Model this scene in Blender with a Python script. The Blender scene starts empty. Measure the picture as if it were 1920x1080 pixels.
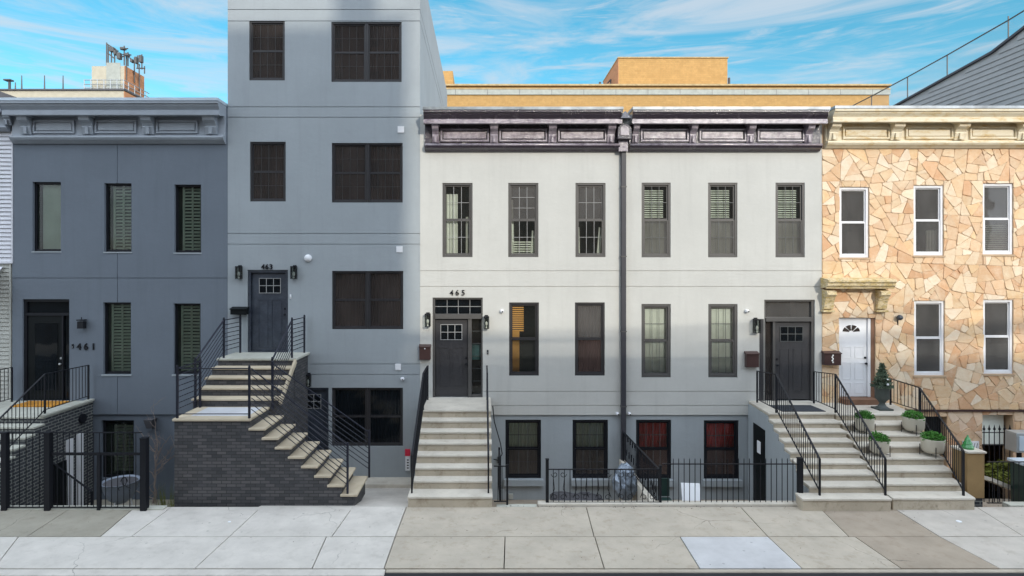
import bpy, math, random
from mathutils import Vector
random.seed(7)
SC = bpy.context.scene
COL = SC.collection
R = math.radians
# ---------------------------------------------------------------- camera
CX, CY, F, D, H = 908.0, 512.0, 1065.0, 15.0, 4.75
cam = bpy.data.cameras.new("camera"); co = bpy.data.objects.new("camera", cam); COL.objects.link(co)
co.location = (0, -D, H); co.rotation_euler = (R(90), 0, 0)
cam.sensor_width = 36; cam.lens = 36 * F / 1920
cam.shift_x = (960 - CX) / 1920; cam.shift_y = (CY - 540) / 1920
cam.clip_end = 2000; SC.camera = co
# ---------------------------------------------------------------- light
SUN_EL, SUN_AZ, SUN_E, SKY_E = 23.0, 25.0, 2.0, 0.15
SC.view_settings.view_transform = 'Standard'; SC.view_settings.look = 'None'
SC.view_settings.exposure = 0.35; SC.view_settings.gamma = 1
sun = bpy.data.lights.new("sun", 'SUN'); so = bpy.data.objects.new("sun", sun); COL.objects.link(so)
sun.energy = SUN_E; sun.angle = R(1.1); sun.color = (1, 0.92, 0.78)
sd = Vector((math.sin(R(SUN_AZ)) * math.cos(R(SUN_EL)), -math.cos(R(SUN_AZ)) * math.cos(R(SUN_EL)), math.sin(R(SUN_EL))))
so.rotation_euler = sd.to_track_quat('Z', 'Y').to_euler()
w = bpy.data.worlds.new("World"); SC.world = w; w.use_nodes = True
nt = w.node_tree; nt.nodes.clear(); N = nt.nodes.new; Lk = nt.links.new
out = N('ShaderNodeOutputWorld'); bg = N('ShaderNodeBackground'); sky = N('ShaderNodeTexSky')
sky.sky_type = 'NISHITA'; sky.sun_disc = False; sky.sun_elevation = R(SUN_EL)
sky.sun_rotation = math.atan2(sd.x, sd.y); sky.air_density = 1.0; sky.dust_density = 0.6; sky.ozone_density = 1.6
hs = N('ShaderNodeHueSaturation'); hs.inputs['Hue'].default_value = 0.468; hs.inputs['Saturation'].default_value = 1.36; hs.inputs['Value'].default_value = 1.06
tc = N('ShaderNodeTexCoord')
def skynoise(sc, det, scale3, lo, hi, dist=0.0):
    m = N('ShaderNodeMapping'); m.inputs['Scale'].default_value = scale3
    n = N('ShaderNodeTexNoise'); n.inputs['Scale'].default_value = sc; n.inputs['Detail'].default_value = det
    n.inputs['Roughness'].default_value = .62; n.inputs['Distortion'].default_value = dist
    r = N('ShaderNodeMapRange'); r.inputs['From Min'].default_value = lo; r.inputs['From Max'].default_value = hi; r.interpolation_type = 'SMOOTHSTEP'
    Lk(tc.outputs['Generated'], m.inputs['Vector']); Lk(m.outputs[0], n.inputs['Vector']); Lk(n.outputs['Fac'], r.inputs['Value']); return r
n1 = skynoise(2.6, 10, (1, 1, 6), .40, .66, .8)
n2 = skynoise(7.0, 8, (1, 1, 9), .44, .72, .6)
ad = N('ShaderNodeMath'); ad.operation = 'MAXIMUM'; Lk(n1.outputs[0], ad.inputs[0])
ml = N('ShaderNodeMath'); ml.operation = 'MULTIPLY'; ml.inputs[1].default_value = .85; Lk(n2.outputs[0], ml.inputs[0]); Lk(ml.outputs[0], ad.inputs[1])
mm = N('ShaderNodeMath'); mm.operation = 'MULTIPLY'; mm.inputs[1].default_value = .74; Lk(ad.outputs[0], mm.inputs[0])
mx = N('ShaderNodeMixRGB'); mx.inputs[2].default_value = (3.6, 3.9, 4.3, 1)
Lk(sky.outputs[0], hs.inputs['Color']); Lk(hs.outputs[0], mx.inputs[1]); Lk(mm.outputs[0], mx.inputs[0])
# unseen bright cloud bank added overhead and behind the camera as fill light
sp_ = N('ShaderNodeSeparateXYZ'); Lk(tc.outputs['Generated'], sp_.inputs[0])
ma = N('ShaderNodeMath'); ma.operation = 'MULTIPLY_ADD'; ma.inputs[1].default_value = -1.0; Lk(sp_.outputs['Y'], ma.inputs[0])
mz = N('ShaderNodeMath'); mz.operation = 'MULTIPLY'; mz.inputs[1].default_value = .55; Lk(sp_.outputs['Z'], mz.inputs[0]); Lk(mz.outputs[0], ma.inputs[2])
cm = N('ShaderNodeMapRange'); cm.interpolation_type = 'SMOOTHSTEP'; cm.inputs['From Min'].default_value = -.25; cm.inputs['From Max'].default_value = .5; Lk(ma.outputs[0], cm.inputs['Value'])
n3 = skynoise(3.0, 7, (1, 1, 3), .28, .62, .4)
cf = N('ShaderNodeMath'); cf.operation = 'MULTIPLY'; Lk(cm.outputs[0], cf.inputs[0]); Lk(n3.outputs[0], cf.inputs[1])
mx2 = N('ShaderNodeMixRGB'); mx2.inputs[2].default_value = (13.3, 14.6, 16.3, 1); Lk(mx.outputs[0], mx2.inputs[1]); Lk(cf.outputs[0], mx2.inputs[0])
Lk(mx2.outputs[0], bg.inputs['Color']); bg.inputs['Strength'].default_value = SKY_E; Lk(bg.outputs[0], out.inputs['Surface'])

# ---------------------------------------------------------------- pixel -> metres at a real depth
def X(px, Y=0.0): return (px - CX) * (D + Y) / F
def Z(py, Y=0.0): return H - (py - CY) * (D + Y) / F
def GP(px, py, z=0.0):
    d = F * (H - z) / (py - CY); return ((px - CX) * d / F, d - D)

# ---------------------------------------------------------------- materials
MT = {}
def newmat(name):
    m = bpy.data.materials.new(name); m.use_nodes = True; t = m.node_tree; b = t.nodes['Principled BSDF']; MT[name] = m
    return m, t, b, t.nodes.new, t.links.new
def posvec(t, scale=(1, 1, 1)):
    g = t.nodes.new('ShaderNodeNewGeometry'); m = t.nodes.new('ShaderNodeMapping'); m.inputs['Scale'].default_value = scale
    t.links.new(g.outputs['Position'], m.inputs['Vector']); return m.outputs[0]
def noise(t, vec, sc, det=4, rough=.55):
    n = t.nodes.new('ShaderNodeTexNoise'); n.inputs['Scale'].default_value = sc; n.inputs['Detail'].default_value = det; n.inputs['Roughness'].default_value = rough
    t.links.new(vec, n.inputs['Vector']); return n.outputs['Fac']
def rng(t, v, a, b, c=0., d=1.):
    r = t.nodes.new('ShaderNodeMapRange'); r.inputs['From Min'].default_value = a; r.inputs['From Max'].default_value = b
    r.inputs['To Min'].default_value = c; r.inputs['To Max'].default_value = d; t.links.new(v, r.inputs['Value']); return r.outputs[0]
def mixc(t, f, a, b, mode='MIX'):
    m = t.nodes.new('ShaderNodeMixRGB'); m.blend_type = mode
    for i, v in ((0, f), (1, a), (2, b)):
        if isinstance(v, (int, float)): m.inputs[i].default_value = v
        elif isinstance(v, tuple): m.inputs[i].default_value = (*v[:3], 1)
        else: t.links.new(v, m.inputs[i])
    return m.outputs[0]
def bump(t, b, h, dist, st=1.0):
    n = t.nodes.new('ShaderNodeBump'); n.inputs['Distance'].default_value = dist; n.inputs['Strength'].default_value = st
    t.links.new(h, n.inputs['Height']); t.links.new(n.outputs[0], b.inputs['Normal'])
def plain(name, col, rough=.6, spec=.4, metal=0., var=.08, bsc=60, bd=.0008):
    m, t, b, NN, L = newmat(name)
    v = posvec(t); f = noise(t, v, 3.0, 5)
    c = mixc(t, rng(t, f, .3, .7), tuple(x * (1 - var) for x in col), tuple(min(1, x * (1 + var)) for x in col))
    L(c, b.inputs['Base Color']); b.inputs['Roughness'].default_value = rough; b.inputs['Specular IOR Level'].default_value = spec; b.inputs['Metallic'].default_value = metal
    if bd: bump(t, b, noise(t, v, bsc, 3), bd)
    return m
def stucco(name, col, streak=.07, warm=(1, 1, 1)):
    m, t, b, NN, L = newmat(name)
    v = posvec(t); big = noise(t, v, .7, 6, .6); vs = noise(t, posvec(t, (5, 5, .35)), 1.0, 5, .6); fine = noise(t, v, 55, 4, .7)
    c = mixc(t, rng(t, big, .3, .7), tuple(x * .92 for x in col), tuple(x * 1.05 * k for x, k in zip(col, warm)))
    c = mixc(t, rng(t, vs, .52, .8, 0, streak * 3.4), c, tuple(x * .72 for x in col))
    c = mixc(t, rng(t, noise(t, v, 9, 5, .7), .35, .7, 0, .16), c, tuple(x * .8 for x in col))
    c = mixc(t, rng(t, fine, .35, .65, 0, .14), c, tuple(x * .7 for x in col))
    L(c, b.inputs['Base Color']); b.inputs['Roughness'].default_value = .9; b.inputs['Specular IOR Level'].default_value = .25
    tro = noise(t, posvec(t, (1, 1, 1.6)), 5, 5, .6)
    bump(t, b, mixc(t, .35, tro, fine), .012, .6)
    return m
def concrete(name, col, stain=(.22, .17, .11), amt=.6, joint=0):
    m, t, b, NN, L = newmat(name)
    v = posvec(t); a = noise(t, v, 1.6, 8, .65); s = noise(t, posvec(t, (2.4, 2.4, 2)), 1.7, 7, .72); f = noise(t, v, 90, 3, .7)
    c = mixc(t, rng(t, a, .3, .7), tuple(x * .84 for x in col), tuple(x * 1.1 for x in col))
    c = mixc(t, rng(t, s, .52, .78, 0, amt), c, stain)
    c = mixc(t, rng(t, noise(t, v, 22, 4, .8), .58, .78, 0, .3), c, tuple(x * .6 for x in col))
    c = mixc(t, rng(t, f, .3, .7, 0, .16), c, tuple(x * .65 for x in col))
    sp2 = t.nodes.new('ShaderNodeTexVoronoi'); sp2.inputs['Scale'].default_value = 2.6; t.links.new(v, sp2.inputs['Vector'])
    c = mixc(t, rng(t, sp2.outputs['Distance'], .045, .07, .55, 0), c, tuple(x * .45 for x in col))
    if joint:
        nn = t.nodes.new('ShaderNodeTexNoise'); nn.inputs['Scale'].default_value = 3; nn.inputs['Detail'].default_value = 6; t.links.new(v, nn.inputs['Vector'])
        av = t.nodes.new('ShaderNodeVectorMath'); av.operation = 'MULTIPLY_ADD'; av.inputs[1].default_value = (.35, .35, .35); t.links.new(nn.outputs['Color'], av.inputs[0]); t.links.new(v, av.inputs[2])
        ve = t.nodes.new('ShaderNodeTexVoronoi'); ve.feature = 'DISTANCE_TO_EDGE'; ve.voronoi_dimensions = '2D'; ve.inputs['Scale'].default_value = .42; t.links.new(av.outputs[0], ve.inputs['Vector'])
        ck_ = mixc(t, 1.0, rng(t, ve.outputs['Distance'], .0015, .004, 1, 0), rng(t, noise(t, v, .8, 2), .52, .6, 0, .5), 'MULTIPLY')
        c = mixc(t, ck_, c, (.05, .045, .04))
    L(c, b.inputs['Base Color']); b.inputs['Roughness'].default_value = .88; b.inputs['Specular IOR Level'].default_value = .25
    bump(t, b, mixc(t, .5, f, a), .006, .5)
    return m
def uv_wall(t):
    g = t.nodes.new('ShaderNodeNewGeometry'); s = t.nodes.new('ShaderNodeSeparateXYZ'); c = t.nodes.new('ShaderNodeCombineXYZ'); a = t.nodes.new('ShaderNodeMath')
    t.links.new(g.outputs['Position'], s.inputs[0]); t.links.new(s.outputs[0], a.inputs[0]); t.links.new(s.outputs[1], a.inputs[1])
    t.links.new(a.outputs[0], c.inputs[0]); t.links.new(s.outputs[2], c.inputs[1]); return c.outputs[0]
def brick(name, c1, c2, mortar, bw=.2, bh=.067, ms=.008, rough=.75):
    m, t, b, NN, L = newmat(name)
    uv = uv_wall(t); br = NN('ShaderNodeTexBrick'); br.inputs['Scale'].default_value = 1; br.inputs['Brick Width'].default_value = bw; br.inputs['Row Height'].default_value = bh
    br.inputs['Mortar Size'].default_value = ms; br.inputs['Mortar Smooth'].default_value = .2; br.inputs['Bias'].default_value = 0
    br.inputs['Color1'].default_value = (*c1, 1); br.inputs['Color2'].default_value = (*c2, 1); br.inputs['Mortar'].default_value = (*mortar, 1)
    L(uv, br.inputs['Vector']); v = posvec(t)
    c = mixc(t, rng(t, noise(t, v, 2.5, 6, .7), .45, .75, 0, .35), br.outputs['Color'], tuple(x * 1.7 + .02 for x in c1))
    c = mixc(t, rng(t, noise(t, v, 14, 3), .62, .75, 0, .5), c, tuple(x * 2.2 + .02 for x in c1))
    L(c, b.inputs['Base Color']); b.inputs['Roughness'].default_value = rough
    iv = NN('ShaderNodeMath'); iv.operation = 'SUBTRACT'; iv.inputs[0].default_value = 1; L(br.outputs['Fac'], iv.inputs[1])
    bump(t, b, iv.outputs[0], .006, .9)
    return m
def stone_veneer(name):
    m, t, b, NN, L = newmat(name)
    at = NN('ShaderNodeAttribute'); at.attribute_name = 'stone'
    v = posvec(t); vein = noise(t, posvec(t, (1, 1, 1.8)), 4.5, 9, .72)
    c = mixc(t, rng(t, vein, .42, .72, 0, .5), at.outputs['Color'], mixc(t, 1.0, at.outputs['Color'], (.86, .62, .40), 'MULTIPLY'))
    c = mixc(t, rng(t, noise(t, v, 2.2, 6, .7), .5, .70, 0, .45), c, (.84, .73, .55))
    c = mixc(t, rng(t, noise(t, v, 30, 4, .8), .55, .8, 0, .35), c, (.36, .22, .13))
    L(c, b.inputs['Base Color']); b.inputs['Roughness'].default_value = .8
    bump(t, b, mixc(t, .4, noise(t, v, 9, 6, .7), noise(t, v, 45, 4, .7)), .03, .7)
    return m
def glass(name, tint=(.75, .8, .8), veil=(.05, .05, .05), vf=.15, rough=.03, ior=1.5):
    m, t, b, NN, L = newmat(name); t.nodes.remove(b); o = t.nodes['Material Output']
    tr = NN('ShaderNodeBsdfTransparent'); tr.inputs[0].default_value = (*tint, 1)
    df = NN('ShaderNodeBsdfDiffuse')
    v = posvec(t, (1, 1, .5)); L(mixc(t, rng(t, noise(t, v, 1.5, 4), .3, .7), tuple(x * .75 for x in veil), tuple(x * 1.3 for x in veil)), df.inputs[0])
    gl = NN('ShaderNodeBsdfGlossy'); gl.inputs['Roughness'].default_value = rough
    m1 = NN('ShaderNodeMixShader'); m1.inputs[0].default_value = vf; L(tr.outputs[0], m1.inputs[1]); L(df.outputs[0], m1.inputs[2])
    fr = NN('ShaderNodeFresnel'); fr.inputs[0].default_value = ior
    bp = NN('ShaderNodeBump'); bp.inputs['Distance'].default_value = .01; bp.inputs['Strength'].default_value = .25; L(noise(t, posvec(t), 1.6, 2), bp.inputs['Height'])
    L(bp.outputs[0], gl.inputs['Normal'])
    m2 = NN('ShaderNodeMixShader'); L(fr.outputs[0], m2.inputs[0]); L(m1.outputs[0], m2.inputs[1]); L(gl.outputs[0], m2.inputs[2]); L(m2.outputs[0], o.inputs['Surface'])
    return m
def glossy_paint(name, col, bsc=26, bd=.02, rough=.28, worn_or_glint=None, coat=.6, wr=(.45, .7)):
    m, t, b, NN, L = newmat(name)
    v = posvec(t, (1, 1, 2)); f = noise(t, v, bsc, 5, .7); g = noise(t, posvec(t), 4, 6, .7)
    c = mixc(t, rng(t, g, wr[0], wr[1], 0, .85 if worn_or_glint else .2), col, worn_or_glint or tuple(x * 1.3 for x in col))
    L(c, b.inputs['Base Color']); L(rng(t, noise(t, v, 12, 4), .3, .7, rough * .7, rough * 1.6), b.inputs['Roughness'])
    b.inputs['Specular IOR Level'].default_value = .8; b.inputs['Coat Weight'].default_value = coat; b.inputs['Coat Roughness'].default_value = .2
    bump(t, b, f, bd, .6)
    return m

M_w461 = stucco('slate_blue_stucco', (.165, .192, .228), .1)
M_w461b = stucco('slate_blue_basement', (.14, .165, .20), .1)
M_w463 = stucco('pale_slate_stucco', (.355, .39, .415), .1)
M_w465 = stucco('off_white_stucco', (.56, .56, .535), .10)
M_w465b = stucco('pale_grey_stucco', (.37, .405, .43), .1)
M_w465m = stucco('cool_grey_stucco', (.34, .375, .385), .05)
M_stone = stone_veneer('flagstone_veneer')
M_mortar = concrete('stone_mortar', (.54, .39, .26), (.26, .16, .1), .6)
M_corn461 = plain('grey_cornice_paint', (.31, .345, .39), .45, .5, bsc=25, bd=.002)
M_cap461 = plain('pale_metal_cap', (.50, .58, .66), .3, .6, var=.1)
M_corn465 = glossy_paint('gloss_plum_black_paint', (.030, .020, .034), bsc=14, bd=.035, worn_or_glint=(.10, .085, .10), rough=.12, coat=1, wr=(.56, .74))
M_corn465glint = glossy_paint('plum_painted_glints', (.13, .10, .135), bsc=10, bd=.03, worn_or_glint=(.50, .45, .50), rough=.14, coat=1, wr=(.32, .72))  # pale patches are gloss highlights painted into the plum colour
M_cap465 = plain('roof_flashing', (.28, .31, .34), .4, .6, .3, var=.4)
M_cornS = None
m, t, b, NN, L = newmat('cream_weathered_paint'); M_cornS = m
v = posvec(t); c = mixc(t, rng(t, noise(t, posvec(t, (1, 1, 3)), 3, 7, .7), .5, .68), (.74, .66, .50), (.60, .43, .19))
c = mixc(t, rng(t, noise(t, posvec(t, (3, 3, 8)), 5, 6, .75), .62, .72, 0, .7), c, (.13, .12, .08)); L(c, b.inputs['Base Color']); b.inputs['Roughness'].default_value = .65
bump(t, b, noise(t, v, 25, 4), .004)
m, t, b, NN, L = newmat('mossy_cream_paint'); M_canopy = m
c = mixc(t, rng(t, noise(t, posvec(t, (1, 1, 2)), 6, 7, .7), .42, .6), (.66, .55, .36), (.50, .37, .15))
c = mixc(t, rng(t, noise(t, posvec(t, (3, 3, 7)), 5, 6, .75), .52, .66, 0, .9), c, (.09, .08, .05)); L(c, b.inputs['Base Color']); b.inputs['Roughness'].default_value = .75
M_black = plain('black_iron', (.010, .011, .015), .5, .25, bd=.0006)
M_ironb = plain('blue_black_iron', (.014, .016, .028), .45, .4, bd=.0006)
M_frameD = plain('dark_bronze_frame', (.034, .033, .036), .4, .5, bd=0)
M_frameG = plain('grey_bronze_frame', (.085, .082, .080), .42, .5, bd=0)
M_frameW = plain('white_vinyl', (.78, .78, .80), .35, .5, bd=0, var=.03)
M_white = plain('white_paint', (.78, .79, .82), .5, .4, var=.04, bd=0)
M_doorB = glossy_paint('navy_black_door', (.020, .028, .045), 5, .004, .45, worn_or_glint=(.05, .065, .09), coat=.1)
M_doorG = glossy_paint('charcoal_door', (.026, .026, .031), 5, .004, .42, coat=.15)
M_doorK = plain('black_door', (.007, .009, .010), .5, .15)
M_muntin = plain('light_muntin', (.33, .33, .33), .5, .4, bd=0)
M_muntD = plain('dark_muntin', (.09, .095, .095), .5, .4, bd=0)
M_screen = glass('window_screen_glass', (.7, .68, .66), (.052, .044, .041), .74)
M_screenB = glass('tinted_screen_glass', (.4, .4, .42), (.012, .016, .02), .6, ior=1.35)
M_screenG = glass('grey_screen_glass', (.8, .8, .78), (.135, .13, .125), .60)
M_clear = glass('clear_glass', (.90, .94, .91), (.14, .15, .14), .10)
M_green = glass('green_tint_glass', (.78, .85, .80), (.11, .14, .12), .12, ior=1.4)
M_rust = glass('brown_screen_glass', (.8, .7, .68), (.085, .058, .052), .66)
M_interior = plain('dark_interior', (.05, .05, .05), .9, .1, bd=0)
M_blindW = plain('white_blind', (.80, .85, .79), .6, .3, bd=0)
M_shut = plain('plantation_shutter', (.66, .72, .64), .6, .3, bd=0)
M_curtain = plain('white_curtain', (.80, .83, .80), .9, .1, bd=0)
M_curtB = plain('brown_curtain', (.12, .085, .075), .9, .1, bd=0, var=.2)
M_amber = plain('amber_curtain', (.85, .46, .14), .8, .1, bd=0)
M_red = plain('red_panel', (.80, .05, .05), .5, .4, var=.35, bd=0)
M_teal = plain('teal_fabric', (.10, .28, .32), .6, .3, var=.4)
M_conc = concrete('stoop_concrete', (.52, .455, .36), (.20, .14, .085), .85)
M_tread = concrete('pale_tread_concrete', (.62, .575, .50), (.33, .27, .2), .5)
M_bluest = concrete('tan_stone_tread', (.56, .48, .36), (.34, .26, .14), .4)
M_slateT = concrete('grey_stone_slab', (.50, .50, .44), (.25, .22, .15), .4)
M_landW = concrete('landing_sheen_tone', (.56, .57, .60), amt=.1)
M_brickK = brick('charcoal_brick', (.040, .041, .046), (.105, .10, .102), (.030, .030, .032))
M_brickL = brick('black_brick_light_mortar', (.030, .033, .040), (.05, .052, .06), (.24, .25, .23), .21, .075, .010)
M_orange = brick('ochre_brick', (.40, .235, .082), (.44, .265, .095), (.34, .21, .09), .6, .2, .01, .9)
M_orangeS = brick('shaded_side_brick', (.44, .20, .10), (.48, .23, .12), (.36, .2, .1), .6, .2, .01, .9)
M_trim = plain('pale_stone_trim', (.37, .385, .35), .8, .2, var=.12)
M_cream = plain('cream_wall', (.46, .42, .33), .8, .2, var=.08)
M_steel = plain('galvanised_steel', (.42, .44, .45), .4, .5, .5)
M_roofg = plain('dark_roofing', (.09, .09, .1), .8, .2)
M_tan = plain('tan_coping', (.44, .33, .18), .8, .2, var=.2)
M_siding = plain('white_siding', (.66, .66, .70), .55, .4, var=.05)
M_siding2 = plain('aged_siding', (.46, .46, .42), .6, .3, var=.1)
M_sidG = plain('grey_siding', (.37, .37, .37), .6, .3, var=.07)
M_asph = concrete('asphalt', (.03, .031, .034), (.03, .03, .03), .4)
M_mailb = plain('brown_mailbox', (.062, .034, .032), .3, .5)
M_bulb = plain('frosted_bulb', (.85, .85, .82), .3, .5, bd=0)
M_foil = plain('crumpled_plastic', (.26, .31, .38), .22, .7, .3, var=.5, bsc=14, bd=.03)
M_pot = plain('cream_planter', (.50, .46, .38), .55, .35, var=.04)
M_urn = plain('dark_urn', (.06, .072, .068), .55, .4, var=.3)
M_leafG = plain('bright_leaf', (.06, .19, .03), .6, .3, var=.5)
M_conif = plain('conifer_leaf', (.12, .165, .11), .7, .2, var=.5)
M_grass = plain('dry_green_leaf', (.13, .15, .03), .7, .2, var=.5)
M_bark = plain('pale_bark', (.24, .20, .18), .85, .2, var=.3)
M_greenP = glossy_paint('green_glaze', (.0, .22, .03), 30, .02, .2, coat=.8)
M_pillar = concrete('tan_pillar_paint', (.30, .20, .095), (.2, .14, .08), .3)
M_coir = plain('coir_mat', (.52, .24, .045), .95, .1, var=.3, bd=.006)
M_mat = plain('grey_door_mat', (.06, .065, .075), .95, .1)
M_redtag = plain('red_plastic', (.65, .02, .06), .4, .5, bd=0)
M_soil = plain('dark_soil', (.06, .05, .04), .95, .1, var=.4, bd=.01)
M_wood = plain('brown_wood_sill', (.20, .11, .07), .7, .3, var=.2)
M_grn = plain('dark_green_plastic', (.012, .035, .03), .4, .5)

# ---------------------------------------------------------------- mesh builder
ORG = {}
class MB:
    def __init__(s): s.v = []; s.f = []
    def q(s, *p):
        n = len(s.v); s.v += [tuple(a) for a in p]; s.f.append(tuple(range(n, n + len(p)))); return s
    def hexa(s, b, t):
        n = len(s.v); s.v += [tuple(a) for a in b] + [tuple(a) for a in t]; k = len(b)
        s.f.append(tuple(n + i for i in range(k - 1, -1, -1))); s.f.append(tuple(n + k + i for i in range(k)))
        for i in range(k):
            j = (i + 1) % k; s.f.append((n + i, n + j, n + k + j, n + k + i))
        return s
    def box(s, x0, x1, y0, y1, z0, z1):
        if x0 > x1: x0, x1 = x1, x0
        if y0 > y1: y0, y1 = y1, y0
        if z0 > z1: z0, z1 = z1, z0
        return s.hexa([(x0, y0, z0), (x1, y0, z0), (x1, y1, z0), (x0, y1, z0)], [(x0, y0, z1), (x1, y0, z1), (x1, y1, z1), (x0, y1, z1)])
    def prismX(s, prof, x0, x1, x0b=None, x1b=None):
        # prof = [(y,z)...]; optional callables for mitred ends
        a = [((x0b(y) if x0b else x0), y, z) for y, z in prof]; c = [((x1b(y) if x1b else x1), y, z) for y, z in prof]
        return s.hexa(a, c)
    def rod(s, p, q, r, n=6, r2=None):
        p = Vector(p); q = Vector(q); d = q - p
        if d.length < 1e-6: return s
        d.normalize(); a = d.orthogonal().normalized(); b = d.cross(a); r2 = r if r2 is None else r2
        bt = [p + (a * math.cos(2 * math.pi * i / n) + b * math.sin(2 * math.pi * i / n)) * r for i in range(n)]
        tp = [q + (a * math.cos(2 * math.pi * i / n) + b * math.sin(2 * math.pi * i / n)) * r2 for i in range(n)]
        return s.hexa(bt, tp)
    def bar(s, p, q, w, h):
        p = Vector(p); q = Vector(q); d = (q - p).normalized(); up = Vector((0, 0, 1))
        if abs(d.z) > .95: up = Vector((0, 1, 0))
        a = d.cross(up).normalized() * w / 2; b = a.cross(d).normalized() * h / 2
        return s.hexa([p - a - b, p + a - b, p + a + b, p - a + b], [q - a - b, q + a - b, q + a + b, q - a + b])
    def path(s, pts, r, n=6):
        for i in range(len(pts) - 1): s.rod(pts[i], pts[i + 1], r, n)
        return s
    def lathe(s, cx, cy, prof, n=20):
        base = len(s.v)
        for r, z in prof:
            for i in range(n):
                a = 2 * math.pi * i / n; s.v.append((cx + r * math.cos(a), cy + r * math.sin(a), z))
        for k in range(len(prof) - 1):
            for i in range(n):
                j = (i + 1) % n; s.f.append((base + k * n + i, base + k * n + j, base + (k + 1) * n + j, base + (k + 1) * n + i))
        s.f.append(tuple(base + n - 1 - i for i in range(n))); s.f.append(tuple(base + (len(prof) - 1) * n + i for i in range(n)))
        return s
    def ball(s, c, r, n=12, sc=(1, 1, 1)):
        base = len(s.v); m = n // 2
        for k in range(m + 1):
            ph = math.pi * k / m
            for i in range(n):
                a = 2 * math.pi * i / n
                s.v.append((c[0] + r * sc[0] * max(math.sin(ph), .02) * math.cos(a), c[1] + r * sc[1] * max(math.sin(ph), .02) * math.sin(a), c[2] + r * sc[2] * math.cos(ph)))
        for k in range(m):
            for i in range(n):
                j = (i + 1) % n; s.f.append((base + k * n + i, base + (k + 1) * n + i, base + (k + 1) * n + j, base + k * n + j))
        return s
    def build(s, name, mat, par=None, smooth=False, bevel=0, label=None, org=None):
        o0 = ORG.get(par.name, Vector((0, 0, 0))) if par else (Vector(org) if org else Vector((0, 0, 0)))
        me = bpy.data.meshes.new(name); me.from_pydata([(a[0] - o0.x, a[1] - o0.y, a[2] - o0.z) for a in s.v], [], s.f); me.update()
        if smooth:
            for p in me.polygons: p.use_smooth = True
        o = bpy.data.objects.new(name, me); COL.objects.link(o); me.materials.append(mat)
        if par: o.parent = par
        else: o.location = o0
        ORG[o.name] = o0
        if bevel:
            b = o.modifiers.new('bevel', 'BEVEL'); b.width = bevel; b.segments = 2; b.limit_method = 'ANGLE'
        if label: o['label'] = label
        return o
def thing(name, label, cat, loc=(0, 0, 0), group=None):
    o = bpy.data.objects.new(name, None); COL.objects.link(o); o.location = loc; ORG[o.name] = Vector(loc); o.empty_display_size = .2
    o['label'] = label; o['category'] = cat
    if group: o['group'] = group
    return o
def tag(o, label, cat, group=None, kind=None):
    o['label'] = label; o['category'] = cat
    if group: o['group'] = group
    if kind: o['kind'] = kind
    return o
def struct(o): o['kind'] = 'structure'; return o
def text(body, x, y, z, size, mat, par=None, name='digit', sp=1.0, ext=.012):
    cu = bpy.data.curves.new('tmp', 'FONT'); cu.body = body; cu.size = size; cu.extrude = ext; cu.space_character = sp; cu.offset = size * .012
    o = bpy.data.objects.new('tmp', cu); COL.objects.link(o); dg = bpy.context.evaluated_depsgraph_get(); dg.update()
    me = bpy.data.meshes.new_from_object(o.evaluated_get(dg)); bpy.data.objects.remove(o)
    o0 = ORG.get(par.name) if par else Vector((0, 0, 0))
    for v in me.vertices:
        a = v.co.copy(); v.co = Vector((a.x + x, -a.z + y, a.y + z)) - o0
    n = bpy.data.objects.new(name, me); COL.objects.link(n); me.materials.clear(); me.materials.append(mat)
    if par: n.parent = par
    ORG[n.name] = o0
    return n

# ---------------------------------------------------------------- facade with real openings and score lines
def facade(name, mat, par, x0, x1, z0, z1, ops=(), hg=(), vg=(), Y=0.0, rev=.16, gd=.018, depth=9.0):
    xs = sorted({x0, x1} | {v for o in ops for v in o[:2]} | {v for g in vg for v in g}); zs = sorted({z0, z1} | {v for o in ops for v in o[2:]} | {v for g in hg for v in g})
    xs = [v for v in xs if x0 <= v <= x1]; zs = [v for v in zs if z0 <= v <= z1]
    mb = MB(); nx, nz = len(xs) - 1, len(zs) - 1; d = [[0] * nz for _ in range(nx)]
    for i in range(nx):
        for j in range(nz):
            cx, cz = (xs[i] + xs[i + 1]) / 2, (zs[j] + zs[j + 1]) / 2
            if any(o[0] < cx < o[1] and o[2] < cz < o[3] for o in ops): d[i][j] = rev
            elif any(g[0] < cz < g[1] for g in hg) or any(g[0] < cx < g[1] for g in vg): d[i][j] = gd
    for i in range(nx):
        for j in range(nz):
            a, b_, e, f = xs[i], xs[i + 1], zs[j], zs[j + 1]; y = Y + d[i][j]
            if d[i][j] != rev: mb.q((a, y, e), (b_, y, e), (b_, y, f), (a, y, f))
            if i + 1 < nx and d[i + 1][j] != d[i][j]: mb.q((b_, Y + d[i][j], e), (b_, Y + d[i + 1][j], e), (b_, Y + d[i + 1][j], f), (b_, Y + d[i][j], f))
            if j + 1 < nz and d[i][j + 1] != d[i][j]: mb.q((a, Y + d[i][j], f), (b_, Y + d[i][j], f), (b_, Y + d[i][j + 1], f), (a, Y + d[i][j + 1], f))
    B = Y + depth
    mb.q((x0, Y, z0), (x0, Y, z1), (x0, B, z1), (x0, B, z0)); mb.q((x1, Y, z0), (x1, B, z0), (x1, B, z1), (x1, Y, z1)); mb.q((x0, B, z0), (x0, B, z1), (x1, B, z1), (x1, B, z0))
    return mb.build(name, mat, par)
def op(p): return (X(p[0]), X(p[1]), Z(p[3]), Z(p[2]))      # px0,px1,py0,py1
def gr(*ys): return [(Z(y + 1.0), Z(y - .3)) for y in ys]

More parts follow.
